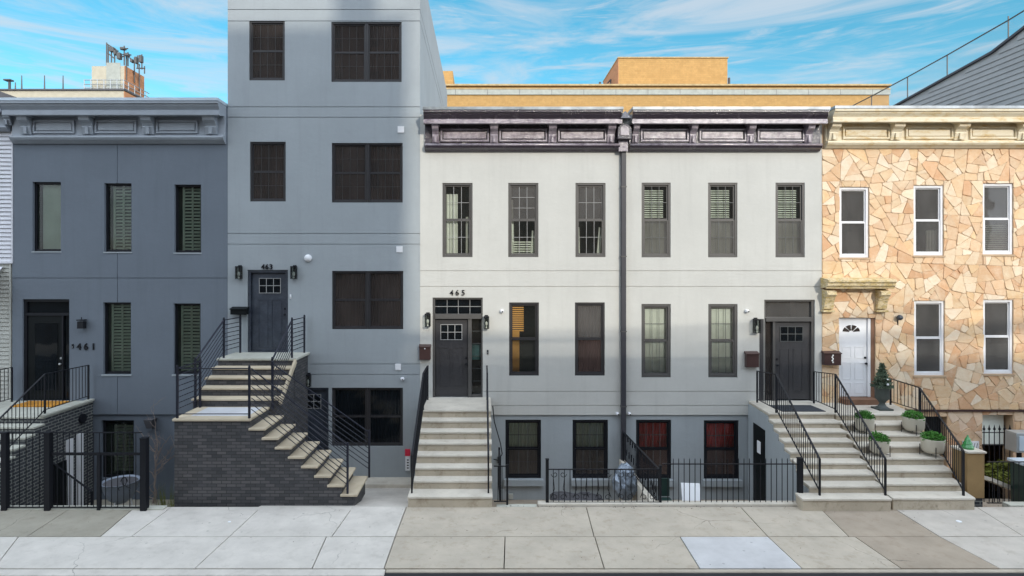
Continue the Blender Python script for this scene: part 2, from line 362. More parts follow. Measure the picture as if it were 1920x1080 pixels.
def back_parts(win, x0, x1, z0, z1, Yb, backs):
    Wd, Hh = x1 - x0, z1 - z0
    for bk in backs:
        kind, a, b, c, d_, m_ = bk[:6]
        xa, xb, za, zb = x0 + a * Wd, x0 + b * Wd, z0 + c * Hh, z0 + d_ * Hh; mb = MB()
        if kind == 'blind':
            n = int((zb - za) / .055)
            for i in range(n):
                z = za + (i + .5) * (zb - za) / n; mb.hexa([(xa, Yb, z - .018), (xb, Yb, z - .018), (xb, Yb + .03, z + .012), (xa, Yb + .03, z + .012)], [(xa, Yb, z - .015), (xb, Yb, z - .015), (xb, Yb + .03, z + .015), (xa, Yb + .03, z + .015)])
            mb.build('blind', m_, win)
        elif kind == 'shutter':
            for (p, q) in ((xa, xa + .05), (xb - .05, xb), ((xa + xb) / 2 - .02, (xa + xb) / 2 + .02)): mb.box(p, q, Yb, Yb + .03, za, zb)
            n = int((zb - za) / .085)
            for i in range(n):
                z = za + (i + .5) * (zb - za) / n; mb.hexa([(xa + .05, Yb + .0, z - .03), (xb - .05, Yb + .0, z - .03), (xb - .05, Yb + .05, z + .02), (xa + .05, Yb + .05, z + .02)], [(xa + .05, Yb, z - .024), (xb - .05, Yb, z - .024), (xb - .05, Yb + .05, z + .026), (xa + .05, Yb + .05, z + .026)])
            mb.build('shutter', m_, win)
        elif kind == 'curtain':
            n = max(6, int((xb - xa) / .012)); ph = random.random() * 6; lean = bk[6] if len(bk) > 6 else 0
            P = [(xa + (xb - xa) * i / n, Yb + .03 + .022 * math.sin(ph + i * .9)) for i in range(n + 1)]
            for i in range(n):
                mb.q((P[i][0] + lean, P[i][1], za), (P[i + 1][0] + lean, P[i + 1][1], za), (P[i + 1][0], P[i + 1][1], zb), (P[i][0], P[i][1], zb))
            mb.build('curtain', m_, win, smooth=True)
        elif kind == 'box':
            mb.box(xa, xb, Yb + .05, Yb + .35, za, zb).build('stored_item', m_, win)
        else:
            mb.box(xa, xb, Yb + .02, Yb + .035, za, zb).build('shade', m_, win)
def window(par, p, st, Y=0.0):
    x0, x1, z0, z1 = op(p) if Y == 0 else (X(p[0], Y), X(p[1], Y), Z(p[3], Y), Z(p[2], Y))
    fw, rc = st.get('fw', .045), st.get('rc', .05); fm = st['fm']; g = .002
    x0 += g; x1 -= g; z0 += g; z1 -= g
    ya, yb = Y + rc, Y + rc + .07
    mb = MB(); mb.box(x0, x0 + fw, ya, yb, z0, z1); mb.box(x1 - fw, x1, ya, yb, z0, z1); mb.box(x0 + fw, x1 - fw, ya, yb, z1 - fw, z1); mb.box(x0 + fw, x1 - fw, ya, yb, z0, z0 + fw * 1.2)
    win = mb.build('window', fm, par, bevel=.004)
    if 'label' in st: win['label'] = st['label']
    ix0, ix1, iz0, iz1 = x0 + fw, x1 - fw, z0 + fw * 1.2, z1 - fw
    sw = st.get('sw', .03); sp = st.get('split', .5)
    secs = [(iz0, iz1, 0)] if sp is None else [(iz0 + (iz1 - iz0) * sp - .0, iz1, 0.0), (iz0, iz0 + (iz1 - iz0) * sp - .0, -.022)]
    for k, (a, b, off) in enumerate(secs):
        ys = ya + .035 + off + g
        if sp is not None:
            s = MB(); s.box(ix0 + g, ix0 + sw, ys, ys + .02, a + g, b - g); s.box(ix1 - sw, ix1 - g, ys, ys + .02, a + g, b - g); s.box(ix0 + sw, ix1 - sw, ys, ys + .02, a + g, a + sw); s.box(ix0 + sw, ix1 - sw, ys, ys + .02, b - sw, b - g)
            s.build('sash', st.get('sm', fm), win)
        else: sw = 0
        yp = ys + .012
        MB().q((ix0 + sw, yp, a + sw), (ix1 - sw, yp, a + sw), (ix1 - sw, yp, b - sw), (ix0 + sw, yp, b - sw)).build('pane', st['pane'][k % len(st['pane'])] if isinstance(st['pane'], list) else st['pane'], win)
        gd = st.get('grid')
        if gd:
            c, r = gd[0], gd[1 + k] if len(gd) > 1 + k else gd[1]
            mm_ = MB(); mw = st.get('mw', .009); yg = yp - .008 if not st.get('gb') else yp + .004
            for i in range(1, c):
                xx = ix0 + sw + (ix1 - ix0 - 2 * sw) * i / c; mm_.box(xx - mw, xx + mw, yg, yg + .006, a + sw, b - sw)
            for i in range(1, r):
                zz = a + sw + (b - a - 2 * sw) * i / r; mm_.box(ix0 + sw, ix1 - sw, yg - .0015, yg + .0045, zz - mw, zz + mw)
            if r > 1 or c > 1: mm_.build('muntin', st.get('mm', M_muntin), win)
    back_parts(win, ix0, ix1, iz0, iz1, yb + .02, st.get('back', ()))
    # dim room behind the glass
    if st.get('room', True):
        mb = MB(); dp = .8
        mb.q((x0, yb, z0), (x0, yb + dp, z0), (x0, yb + dp, z1), (x0, yb, z1)); mb.q((x1, yb, z0), (x1, yb, z1), (x1, yb + dp, z1), (x1, yb + dp, z0)); mb.q((x0, yb + dp, z0), (x1, yb + dp, z0), (x1, yb + dp, z1), (x0, yb + dp, z1))
        mb.q((x0, yb, z0), (x1, yb, z0), (x1, yb + dp, z0), (x0, yb + dp, z0)); mb.q((x0, yb, z1), (x0, yb + dp, z1), (x1, yb + dp, z1), (x1, yb, z1)); mb.build('recess', M_interior, win)
    return win
def door(par, p, m_, Y=.06, glassp=None, gm=M_screen, panels=(), hx=None, hy=None, label=None, mm_=M_muntin, hm=M_black, grid=(3, 2)):
    x0, x1, z0, z1 = op(p); mb = MB().box(x0, x1, Y, Y + .05, z0, z1); d = mb.build('door', m_, par, bevel=.004)
    if label: d['label'] = label
    for pp in panels:
        a = op(pp); mb = MB(); w_ = .018
        mb.box(a[0], a[1], Y - .008, Y - .001, a[2], a[2] + w_); mb.box(a[0], a[1], Y - .008, Y - .001, a[3] - w_, a[3]); mb.box(a[0], a[0] + w_, Y - .008, Y - .001, a[2] + w_, a[3] - w_); mb.box(a[1] - w_, a[1], Y - .008, Y - .001, a[2] + w_, a[3] - w_)
        mb.build('panel', m_, d)
    if glassp:
        a = op(glassp); MB().box(a[0], a[1], Y - .006, Y - .001, a[2], a[3]).build('pane', M_screenB, d); c, r = grid; mb = MB(); w_ = .008
        for i in range(c + 1): xx = a[0] + (a[1] - a[0]) * i / c; mb.box(xx - w_, xx + w_, Y - .016, Y - .008, a[2] - w_, a[3] + w_)
        for i in range(r + 1): zz = a[2] + (a[3] - a[2]) * i / r; mb.box(a[0], a[1], Y - .018, Y - .010, zz - w_, zz + w_)
        mb.build('muntin', mm_, d)
    if hx:
        xx = X(hx); zz = Z(hy); MB().rod((xx, Y, zz), (xx, Y - .05, zz), .012).ball((xx, Y - .06, zz), .032, 10).build('handle', hm, d)
        MB().rod((xx, Y, zz + .15), (xx, Y - .02, zz + .15), .03, 10).build('lock', hm, d)
    return d

# ---------------------------------------------------------------- cornices
def cornice(par, px0, px1, yt, yb, mat, cap, brk, pan, glint_mat=None, p=.48):
    def zz(t, pr): return Z(yt + (yb - yt) * t, -pr)
    P = [(.004, zz(.02, p)), (-p, zz(.02, p)), (-p, zz(.075, p)), (-p + .03, zz(.08, p)), (-p + .045, zz(.12, p)), (-p + .10, zz(.19, p)), (-p + .11, zz(.21, p)), (-p + .085, zz(.215, p)), (-p + .085, zz(.32, p)), (-p + .12, zz(.335, p)), (-.08, zz(.345, .2)), (-.08, zz(.80, .08)), (-.17, zz(.81, .17)), (-.18, zz(.85, .17)), (-.15, zz(.90, .15)), (-.10, zz(.94, .1)), (-.05, zz(.99, .05)), (.004, zz(1.0, 0))]
    x0, x1 = X(px0), X(px1)
    c = MB().prismX(P, x0, x1).build('cornice', mat, par, bevel=.004)
    MB().box(x0 - .01, x1 + .01, -p - .015, .2, zz(.02, p) + .002, zz(-.02, p) + .03).build('cap_flashing', cap, c)
    f0, f1 = zz(.345, .2), zz(.80, .08)
    if glint_mat:
        MB().box(x0 + .002, x1 - .002, -p + .080, -p + .0849, zz(.318, p), zz(.218, p)).build('fascia_board', glint_mat, c)
        MB().rod((x0 + .01, -.165, zz(.83, .17)), (x1 - .01, -.165, zz(.83, .17)), .032, 10).build('lower_moulding', glint_mat, c, smooth=True)
    for (a, b_) in brk:
        xa, xb = X(a, -.25), X(b_, -.25); w_ = xb - xa; mb = MB(); h = f0 - f1
        mb.prismX([(-.081, f0), (-p + .14, f0 - .005), (-p + .14, f0 - h * .12), (-p + .17, f0 - h * .14), (-p + .19, f0 - h * .30), (-.20, f0 - h * .42), (-.16, f0 - h * .55), (-.17, f0 - h * .62), (-.15, f0 - h * .8), (-.13, f1 + .002), (-.081, f1 + .002)], xa + w_ * .12, xb - w_ * .12)
        mb.box(xa, xb, -p + .115, -.081, f0 - h * .10, f0 - .003)
        mb.box(xa + w_ * .38, xb - w_ * .38, -.19, -.15, f1 + h * .02, f0 - h * .6)
        mb.build('bracket', glint_mat or mat, c, bevel=.008)
    for (a, b_) in pan:
        xa, xb = X(a, -.1), X(b_, -.1); mb = MB(); za, zb = f1 + (f0 - f1) * .08, f1 + (f0 - f1) * .78; t_ = .045
        mb.box(xa, xb, -.125, -.081, za, za + t_); mb.box(xa, xb, -.125, -.081, zb - t_, zb); mb.box(xa, xa + t_, -.125, -.081, za + t_, zb - t_); mb.box(xb - t_, xb, -.125, -.081, za + t_, zb - t_)
        mb.box(xa + .08, xb - .08, -.105, -.081, za + .08, zb - .08)
        mb.build('frieze_panel', glint_mat or mat, c, bevel=.006)
    return c
def roof(par, x0, x1, z, depth=9, m_=M_roofg, y0=.2):
    return MB().box(x0 + .01, x1 - .01, y0, depth - .01, z - .15, z - .05).build('roof', m_, par)

# ================================================================ SETTING
GZ = -1.75
struct(MB().box(-400, 400, -400, 400, GZ - .3, GZ).build('ground', M_soil))
KB = -5.86                                   # kerb line
struct(MB().box(-60, 60, -17.5, KB - .08, GZ + .01, -.03).build('road', M_asph))
def slabmat(n, c, st=(.26, .22, .17), amt=.45): return concrete(n, c, st, amt, 1)
SL = {'new': slabmat('new_pavement', (.60, .565, .52), (.38, .35, .31), .65), 'old': slabmat('old_brown_pavement', (.34, .315, .26), (.2, .17, .13), .7),
      'warm': slabmat('warm_pavement', (.49, .435, .36), (.31, .245, .18), .8), 'pale': slabmat('pale_blue_pavement', (.55, .545, .55), (.42, .41, .40), .4),
      'brn': slabmat('brown_pavement', (.38, .32, .255), (.25, .19, .14), .75), 'grey': slabmat('grey_pavement', (.52, .48, .43), (.33, .28, .22), .7)}
YM = GP(900, 1006)[1]; YF = KB; YB = -3.42
def slab(pts, m_, z=0.0, j=.008):
    cx = sum(p[0] for p in pts) / 4; cy = sum(p[1] for p in pts) / 4
    q = [(cx + (p[0] - cx) * (1 - j / max(.3, abs(p[0] - cx))), cy + (p[1] - cy) * (1 - j / max(.3, abs(p[1] - cy)))) for p in pts]
    o = MB().hexa([(a, b, -.2) for a, b in q], [(a, b, z) for a, b in q]).build('sidewalk', m_, bevel=.006); struct(o)
def gx(px, py): return GP(px, py)[0]
def row(bounds, Ya, Yb_, mats):
    for i in range(len(bounds) - 1):
        (a0, a1), (b0, b1) = bounds[i], bounds[i + 1]; slab([(a0, Ya), (b0, Ya), (b1, Yb_), (a1, Yb_)], SL[mats[i]], random.uniform(-.002, .002))
yfp = CY + F * H / (D + YF)
fr_ = [(-14, -14.2), (gx(35, 1006), gx(-12, yfp)), (gx(430, 1006), gx(365, yfp)), (gx(612, 1006), gx(585, yfp)), (gx(741, 1006), gx(720, yfp)), (gx(947, 1006), gx(945, yfp)), (gx(1115, 1006), gx(1133, yfp)), (gx(1275, 1006), gx(1312, yfp)), (gx(1440, 1006), gx(1504, yfp)), (gx(1603, 1006), gx(1690, yfp)), (gx(1762, 1006), gx(1875, yfp)), (gx(1925, 1006), gx(2040, yfp)), (14, 14)]
row(fr_, YM, YF, ['new', 'new', 'new', 'new', 'warm', 'warm', 'warm', 'pale', 'warm', 'brn', 'grey', 'grey'])
bk_ = [(-14, -14), (gx(137, 950), gx(50, 1006)), (gx(254, 950), gx(188, 1006)), (gx(322, 950), gx(246, 1006)), (gx(490, 950), gx(430, 1006)), (gx(662, 950), gx(622, 1006)), (gx(762, 950), gx(741, 1006)), (gx(1099, 950), gx(1114, 1006)), (gx(1388, 950), gx(1440, 1006)), (gx(1535, 950), gx(1592, 1006)), (gx(1680, 955), gx(1762, 1006)), (gx(1830, 950), gx(1920, 1006)), (14, 14)]
YBB = GP(0, 950)[1]
row(bk_, YBB, YM, ['old', 'old', 'new', 'new', 'new', 'new', 'warm', 'warm', 'warm', 'brn', 'grey', 'grey'])
# strip that closes the pavement against fences and stoops
struct(MB().box(-14, X(322, YBB), -3.62, YBB - .005, -.2, -.003).build('sidewalk', SL['old']))
struct(MB().box(-6.42, X(662, YBB), -3.62, YBB - .005, -.2, -.003).build('sidewalk', SL['new']))
struct(MB().box(X(925, YBB), 14, -3.62 + .12, YBB - .005, -.2, -.003).build('sidewalk', SL['brn']))
struct(MB().box(-16, gx(722, 1070), YF - .20, YF - .006, -.3, -.006).build('kerb', SL['new'], bevel=.02)); struct(MB().box(gx(723, 1070), 16, YF - .09, YF - .006, -.3, -.006).build('kerb', SL['warm'], bevel=.02))
# sunken areaways and their low front kerbs
AZ = -1.25
struct(MB().box(-10.3, -6.43, -3.5, .1, AZ - .1, AZ).build('areaway', SL['old']))
struct(MB().box(.19, 6.98, -3.3, .1, AZ - .1, AZ).build('areaway', SL['brn']))
struct(MB().box(8.7, 14.5, -3.3, .1, AZ - .1, AZ).build('areaway', SL['brn']))
kc = MB().box(-10.25, -6.44, -3.62 + .003, -3.45, AZ, .03).build('areaway_kerb', M_slateT, bevel=.01); struct(kc)
kc = MB().box(1.10, 6.5, -3.44, -3.26, AZ, .05).build('areaway_kerb', M_tread, bevel=.01); struct(kc)
kc = MB().box(10.7, 14.5, -3.44, -3.26, AZ, .03).build('areaway_kerb', M_slateT, bevel=.01); struct(kc)
kc = MB().box(.25, 1.08, -3.44, -3.30, AZ, -.004).build('areaway_kerb', M_slateT, bevel=.01); struct(kc)
# pavement ramp down to the basement entrance
rx0, rx1 = -4.6, -1.56
o = MB().hexa([(rx0, YBB - .01, -.4), (rx1, YBB - .01, -.4), (rx1, -.5, -1.1), (rx0, -.5, -1.1)], [(rx0, YBB - .01, -.004), (rx1, YBB - .01, -.004), (rx1, -.5, -.74), (rx0, -.5, -.74)]).build('ramp', SL['new']); struct(o)
o = MB().box(rx0, rx1, -.5, .02, -1.1, -.64).build('entrance_slab', M_tread, bevel=.01); struct(o)
# steps in the areaway behind the open gate
# ================================================================ HOUSE 461 (slate blue)
BG = 'row houses along the street'
h = thing('row_house', 'slate blue stucco row house with grey bracketed cornice, number 461 by its black door', 'house', (X(225), 0, 0), BG)
x0, x1 = X(23), X(427) - .004
W461 = [(61, 114, 341, 471), (195.6, 246.5, 343.5, 472), (327, 377, 346, 473.5)]
W461b = [(193.6, 245.5, 567, 702), (325.6, 376, 569, 702)]
D461 = (42, 130, 561, 752)
zl = Z(777)
facade('wall', M_w461, h, x0, x1, zl, Z(200), [op(p) for p in W461 + W461b + [D461]], gr(521), [(X(219.6), X(220.6))])
B461 = (190, 251, 788, 897)
facade('basement_wall', M_w461b, h, x0, x1, GZ, zl - .002, [(X(190, .05), X(251, .05), Z(897, .05), Z(788, .05))], Y=.05)
roof(h, x0, x1, Z(205))
cornice(h, 27, 424, 187, 270, M_corn461, M_cap461, [(30, 55), (145, 172), (260, 287), (377, 406)], [(62, 140), (178, 256), (293, 371)])
gst = dict(fm=M_black, fw=.05, rc=.07, split=None, pane=M_green)
for i, p in enumerate(W461):
    window(h, p, dict(gst, back=[('shutter', .14, 1, 0, 1, M_shut)] if i else [('panel', .14, 1, 0, 1, M_shut)]))
    a = op(p); MB().box(a[0] - .02, a[1] + .02, -.015, -.001, a[2] - .035, a[2] - .002).build('sill', M_w463, h)
for p in W461b:
    window(h, p, dict(gst, back=[('shutter', .10, 1, 0, 1, M_shut)])); a = op(p); MB().box(a[0] - .04, a[1] + .02, -.02, -.001, a[2] - .04, a[2] - .002).build('sill', M_w463, h)
wb = window(h, B461, dict(gst, back=[('shutter', .25, 1, .05, .93, M_shut)], fw=.06), Y=.05)
fr = MB(); a = op(D461); g = .002
fr.box(a[0] + g, a[0] + .07, .05, .14, a[2], a[3] - g); fr.box(a[1] - .05, a[1] - g, .05, .14, a[2], a[3] - g); fr.box(a[0] + .07, a[1] - .05, .05, .14, Z(566), a[3] - g); fr.box(a[0] + .07, a[1] - .05, .045, .14, Z(592), Z(587)); fr.box(X(113), X(116), .05, .14, a[2], Z(592))
fr.build('door_frame', M_black, h)
MB().q((a[0] + .07, .1, Z(587)), (a[1] - .05, .1, Z(587)), (a[1] - .05, .1, Z(566)), (a[0] + .07, .1, Z(566))).build('transom', M_screenB, h)
MB().q((X(116), .1, a[2]), (a[1] - .05, .1, a[2]), (a[1] - .05, .1, Z(592)), (X(116), .1, Z(592))).build('sidelight', M_screenB, h)
door(h, (48, 113, 592.3, 751), M_doorK, .08, None, panels=[(60, 106, 605, 735)], hx=111, hy=683, hm=M_steel)
MB().box(X(62), X(104), .066, .07, Z(733), Z(607)).build('pane', M_screenB, h)
# ================================================================ HOUSE 463 (tall, pale slate)
h = thing('row_house', 'tall pale slate four storey house with paired dark windows, number 463 over its door', 'house', (X(608), 0, 0), BG)
x0, x1 = X(427), X(787.5)
W1 = [(467, 534, 38.7, 150.7)]; W2 = [(621, 753, 41, 153.6)]; W3 = [(468.5, 535.7, 265.7, 377.7)]; W4 = [(622, 755, 268, 379.7)]; W5 = [(622.5, 756, 508, 617.5)]
D463 = (464, 540, 506, 661); D463b = (541, 616, 727, 893); W6 = [(622, 755.5, 727, 836.7)]
facade('wall', M_w463, h, x0, x1, Z(893) - .3, Z(-75), [op(p) for p in W1 + W2 + W3 + W4 + W5 + W6 + [D463, D463b]], gr(17.5, 39, 200, 219.5, 437.5, 457.5, 682, 701.5), depth=11)
roof(h, x0, x1, Z(-70), 11)
# score lines along the side wall
mb = MB()
for y in (17.5, 39): mb.box(x1 + .0005, x1 + .003, .02, 10.9, Z(y + .8), Z(y - .4))
mb.build('side_score_line', M_frameG, h)
dst = dict(fm=M_frameD, fw=.045, rc=.03, pane=M_screen, grid=(4, 2, 2), mm=plain('faint_muntin', (.062, .06, .06), .5, .3, bd=0), mw=.005, back=[('curtain', 0, 1, 0, 1, M_curtB)])
for p in W1 + W3: window(h, p, dst)
for (a0, a1, b0, b1) in W2 + W4: m_ = (a0 + a1) / 2; window(h, (a0, m_, b0, b1), dict(dst, back=[('curtain', 0, .18, 0, 1, M_teal), ('panel', .18, 1, 0, 1, M_interior)])); window(h, (m_, a1, b0, b1), dst)
for (a0, a1, b0, b1) in W5: m_ = (a0 + a1) / 2; window(h, (a0, m_, b0, b1), dict(dst, grid=None)); window(h, (m_, a1, b0, b1), dict(dst, grid=None))
for (a0, a1, b0, b1) in W6: m_ = (a0 + a1) / 2; window(h, (a0, m_, b0, b1), dict(dst, grid=None, pane=M_screenB)); window(h, (m_, a1, b0, b1), dict(dst, grid=None, pane=M_screenB))
def frame_ring(par, p, w_, y0, y1, m_, sill=False):
    a = op(p); g = .002; mb = MB(); mb.box(a[0] + g, a[0] + w_, y0, y1, a[2] + g, a[3] - g); mb.box(a[1] - w_, a[1] - g, y0, y1, a[2] + g, a[3] - g); mb.box(a[0] + w_, a[1] - w_, y0, y1, a[3] - w_, a[3] - g)
    if sill: mb.box(a[0] + w_, a[1] - w_, y0 - .02, y1, a[2] + g, a[2] + .04)
    return mb.build('door_frame', m_, par)
frame_ring(h, D463, .07, .03, .15, M_doorB, True)
door(h, (470, 535, 512.5, 658), M_doorB, .09, (484, 524, 522, 549.5), panels=[(482, 500, 562, 652), (507, 526, 562, 652)], hx=533, hy=590)
frame_ring(h, D463b, .06, .03, .15, M_doorB)
door(h, (546, 612, 732, 893), M_doorB, .09, (560, 600, 741, 767), panels=[(556, 576, 780, 880), (582, 602, 780, 880)])
# ================================================================ HOUSES 465 and 467
def white_house(lab, px0, px1, ups, lows, bas, doorop, fr_col, loc, corn, brk, pan, upst, lowst, basst):
    h = thing('row_house', lab, 'house', loc, BG)
    x0, x1 = X(px0) + .002, X(px1) - .002
    zA, zB = Z(735), Z(778)
    # upper wall off white, band course, basement
    facade('wall', M_w465, h, x0, x1, zB, Z(215), [op(p) for p in ups + lows + [doorop]], gr(507.5, 537, 733.5, 760))
    facade('basement_wall', M_w465b, h, x0, x1, GZ, zB - .002, [(X(p[0], .04), X(p[1], .04), Z(p[3], .04), Z(p[2], .04)) for p in bas], Y=.04)
    roof(h, x0, x1, Z(220))
    cornice(h, corn[0], corn[1], 204, 285, M_corn465, M_cap465, brk, pan, M_corn465glint)
    for p, s in zip(ups, upst): window(h, p, s)
    for p, s in zip(lows, lowst): window(h, p, s)
    for p, s in zip(bas, basst):
        window(h, p, s, Y=.04)
        a = (X(p[0] - 3, .04), X(p[1] + 4, .04), Z(p[3], .04), 0); MB().box(a[0], a[1], -.07, .039, a[2] - .17, a[2] - .004).build('sill', M_w465b, h, bevel=.006)
    return h
gf = dict(fm=M_frameG, fw=.055, rc=.02, grid=(3, 2, 2), mm=M_muntin, mw=.006, sw=.035)
h465 = white_house('off white stucco row house with glossy dark cornice, number 465 above its transom', 787.5, 1168, [(829.6, 886, 343, 482), (953, 1009.5, 343, 482), (1079, 1135.4, 343, 482)],
    [(954.6, 1010.4, 567, 704.6), (1078, 1134, 567, 704.6)], [(947.7, 1014.5, 787, 897), (1073.6, 1140, 787, 897)], (811, 905, 558, 745.5), 0, (X(978), 0, 0), (797, 1160),
    [(808, 824), (917, 936), (1027, 1046), (1138, 1157)], [(826, 917), (936, 1026), (1046, 1137)],
    [dict(gf, pane=[M_clear, M_clear], back=[('curtain', 0, .5, 0, .88, M_curtain), ('curtain', .82, 1, 0, .55, M_curtain)]), dict(gf, pane=[M_screenG, M_clear], grid=(3, 3, 2), back=[('curtain', .0, .12, 0, .8, M_curtain, .03), ('curtain', .84, 1.0, 0, .35, M_curtain, -.04), ('blind', .1, .9, 0, .2, M_blindW)]), dict(gf, pane=[M_screenG, M_clear], back=[('curtain', 0, .10, 0, .4, M_curtain, .02), ('curtain', .86, 1, 0, .4, M_curtain, -.06)])],
    [dict(gf, fm=M_frameD, pane=M_clear, grid=(1, 1, 1), back=[('blind', 0, .5, .6, 1, M_amber), ('panel', 0, .33, 0, .62, M_amber), ('box', .33, .85, 0, .5, M_interior)]), dict(gf, fm=M_frameD, pane=[M_screenG, M_rust], grid=(1, 1, 1), back=[('curtain', 0, 1, 0, 1, M_curtB)])],
    [dict(gf, fm=M_black, fw=.06, pane=[M_clear, M_screen], mm=M_muntD, back=[('curtain', 0, 1, .0, 1, M_shut)]), dict(gf, fm=M_black, fw=.06, pane=[M_clear, M_screen], grid=(4, 2, 2), mm=M_muntD, back=[('curtain', 0, 1, .0, 1, M_shut)])])
vst = [dict(gf, pane=[M_clear, M_screenG], grid=(3, 2, 2), mm=M_muntD, mw=.008, back=[('blind', 0, .84, .5, .94, M_blindW), ('panel', 0, 1, 0, .5, M_shut)]) for _ in range(3)]
h467 = white_house('off white row house with charcoal door at the top of the right hand stoop', 1168, 1541, [(1203, 1257.5, 342.5, 482.5), (1327.6, 1382.6, 342.5, 482.5), (1454, 1509, 342.5, 482.5)],
    [(1202.8, 1257.8, 570, 708), (1328, 1383, 570, 708)], [(1192.6, 1258.6, 787, 898), (1319.7, 1385, 788, 898)], (1433, 1528, 562, 752.5), 0, (X(1354), 0, 0), (1178, 1535),
    [(1186, 1201), (1294, 1310), (1402, 1419), (1512, 1529)], [(1201, 1291), (1311, 1399), (1420, 1508)], vst,
    [dict(gf, fm=M_frameG, fw=.07, pane=M_clear, grid=(3, 2, 2), mm=M_muntD, back=[('panel', 0, 1, 0, 1, M_curtain)]) for _ in range(2)],
    [dict(gf, fm=M_black, fw=.06, pane=[M_clear, M_rust], grid=(4, 2, 1), mm=M_muntD, back=[('curtain', 0, 1, .5, 1, M_red)]), dict(gf, fm=M_black, fw=.06, pane=[M_clear, M_rust], grid=(3, 2, 1), mm=M_muntD, back=[('curtain', 0, 1, .5, 1, M_red)])])
# arched finial block between the two cornices
x0, x1 = X(1161, -.2), X(1178, -.2)
zt, zb_ = Z(226, -.2), Z(262, -.2); cxx = (x0 + x1) / 2
arch = [(x0 - .06, zb_), (x1 + .06, zb_), (x1 + .06, zb_ + .24)] + [(cxx + (x1 - x0 + .12) / 2 * math.cos(R(a)), zb_ + .24 + .16 * math.sin(R(a))) for a in range(20, 180, 20)] + [(x0 - .06, zb_ + .24)]
bl = MB().hexa([(a, -.30, c) for a, c in arch], [(a, -.081, c) for a, c in arch]).build('finial_block', M_corn465, h465, bevel=.01)
arch2 = [(cxx + (a - cxx) * .62, zb_ + .09 + (c - zb_) * .62) for a, c in arch]
MB().hexa([(a, -.315, c) for a, c in arch2], [(a, -.301, c) for a, c in arch2]).build('finial_rosette', M_corn465glint, bl)
MB().hexa([(x0 - .02, -.45, zt), (x1 + .02, -.45, zt), (x1 + .02, -.081, zt), (x0 - .02, -.081, zt)], [(cxx - .02, -.36, Z(208, -.4)), (cxx + .02, -.36, Z(208, -.4)), (cxx + .02, -.081, Z(208, -.4)), (cxx - .02, -.081, Z(208, -.4))]).build('finial_gable', M_corn465, bl)
MB().box(x0, x1, -.16, -.002, Z(286), zb_ - .002).build('finial_corbel', M_corn465glint, bl)
# door 465: transom, door and sidelight
frm = MB(); a = op((811, 905, 558, 745.5)); g = .002
frm.box(a[0] + g, X(815.5), .03, .15, a[2] + g, a[3] - g); frm.box(X(902), a[1] - g, .03, .15, a[2] + g, a[3] - g); frm.box(X(815.5), X(902), .03, .15, Z(561.5), a[3] - g); frm.box(X(815.5), X(902), .0, .15, Z(598), Z(588.5)); frm.box(X(877.5), X(884.5), .02, .15, a[2] + g, Z(598))
frm.box(X(884.5), X(902), .03, .15, a[2] + g, Z(740)); frm.build('door_frame', M_frameG, h465, bevel=.004)
tr = MB().q((X(815.5), .09, Z(588.5)), (X(902), .09, Z(588.5)), (X(902), .09, Z(561.5)), (X(815.5), .09, Z(561.5))).build('transom', M_screenB, h465)
mb = MB()
for x in (838, 859, 881): mb.box(X(x) - .006, X(x) + .006, .08, .088, Z(588.5), Z(561.5))
mb.box(X(815.5), X(902), .079, .087, Z(575.5), Z(574.5)); mb.build('muntin', M_muntin, tr)
sl = MB().q((X(884.5), .09, Z(740)), (X(902), .09, Z(740)), (X(902), .09, Z(598)), (X(884.5), .09, Z(598))).build('sidelight', M_clear, h465)
mb = MB()
for k in range(1, 6): zc = Z(598 + k * 23.5); mb.box(X(884.5), X(902), .08, .088, zc - .006, zc + .006)
mb.build('muntin', M_muntD, sl)
MB().box(X(885), X(901), .16, .5, Z(676), Z(648)).build('hanging_cloth', M_teal, sl); MB().box(X(884), X(903), .55, .6, a[2], Z(598)).build('hall_shade', M_curtB, sl)
MB().box(a[0], a[1], 1.2, 1.25, a[2], a[3]).build('hall_wall', M_interior, h465)
door(h465, (816, 877, 599.5, 744), M_doorG, .08, (826, 866, 609, 637.5), panels=[(824, 844, 652, 725), (848, 868, 652, 725)], hx=874, hy=683)
# door 467
frm = MB(); a = op((1433, 1528, 562, 752.5))
frm.box(a[0] + g, X(1436.5), .03, .15, a[2] + g, a[3] - g); frm.box(X(1522.5), a[1] - g, .03, .15, a[2] + g, a[3] - g); frm.box(X(1436.5), X(1522.5), .03, .15, Z(565.5), a[3] - g); frm.box(X(1436.5), X(1522.5), .0, .15, Z(603), Z(595)); frm.box(X(1450), X(1454.5), .02, .15, a[2] + g, Z(603))
frm.build('door_frame', M_frameG, h467, bevel=.004)
MB().q((X(1436.5), .09, Z(595)), (X(1522.5), .09, Z(595)), (X(1522.5), .09, Z(565.5)), (X(1436.5), .09, Z(565.5))).build('transom', M_screenG, h467)
MB().q((X(1436.5), .09, Z(752)), (X(1450), .09, Z(752)), (X(1450), .09, Z(603)), (X(1436.5), .09, Z(603))).build('sidelight', M_screen, h467)
MB().box(a[0], a[1], 1.2, 1.25, a[2], a[3]).build('hall_wall', M_interior, h467)
door(h467, (1455, 1522, 604.5, 750), M_doorG, .08, (1465.6, 1508, 613, 640.5), panels=[(1465, 1483, 655, 735), (1490, 1508, 655, 735)], hx=1459.5, hy=685, mm_=M_muntD)
MB().box(X(1424), X(1432), -.004, -.001, Z(752), Z(598)).build('door_casing', M_doorG, h467)
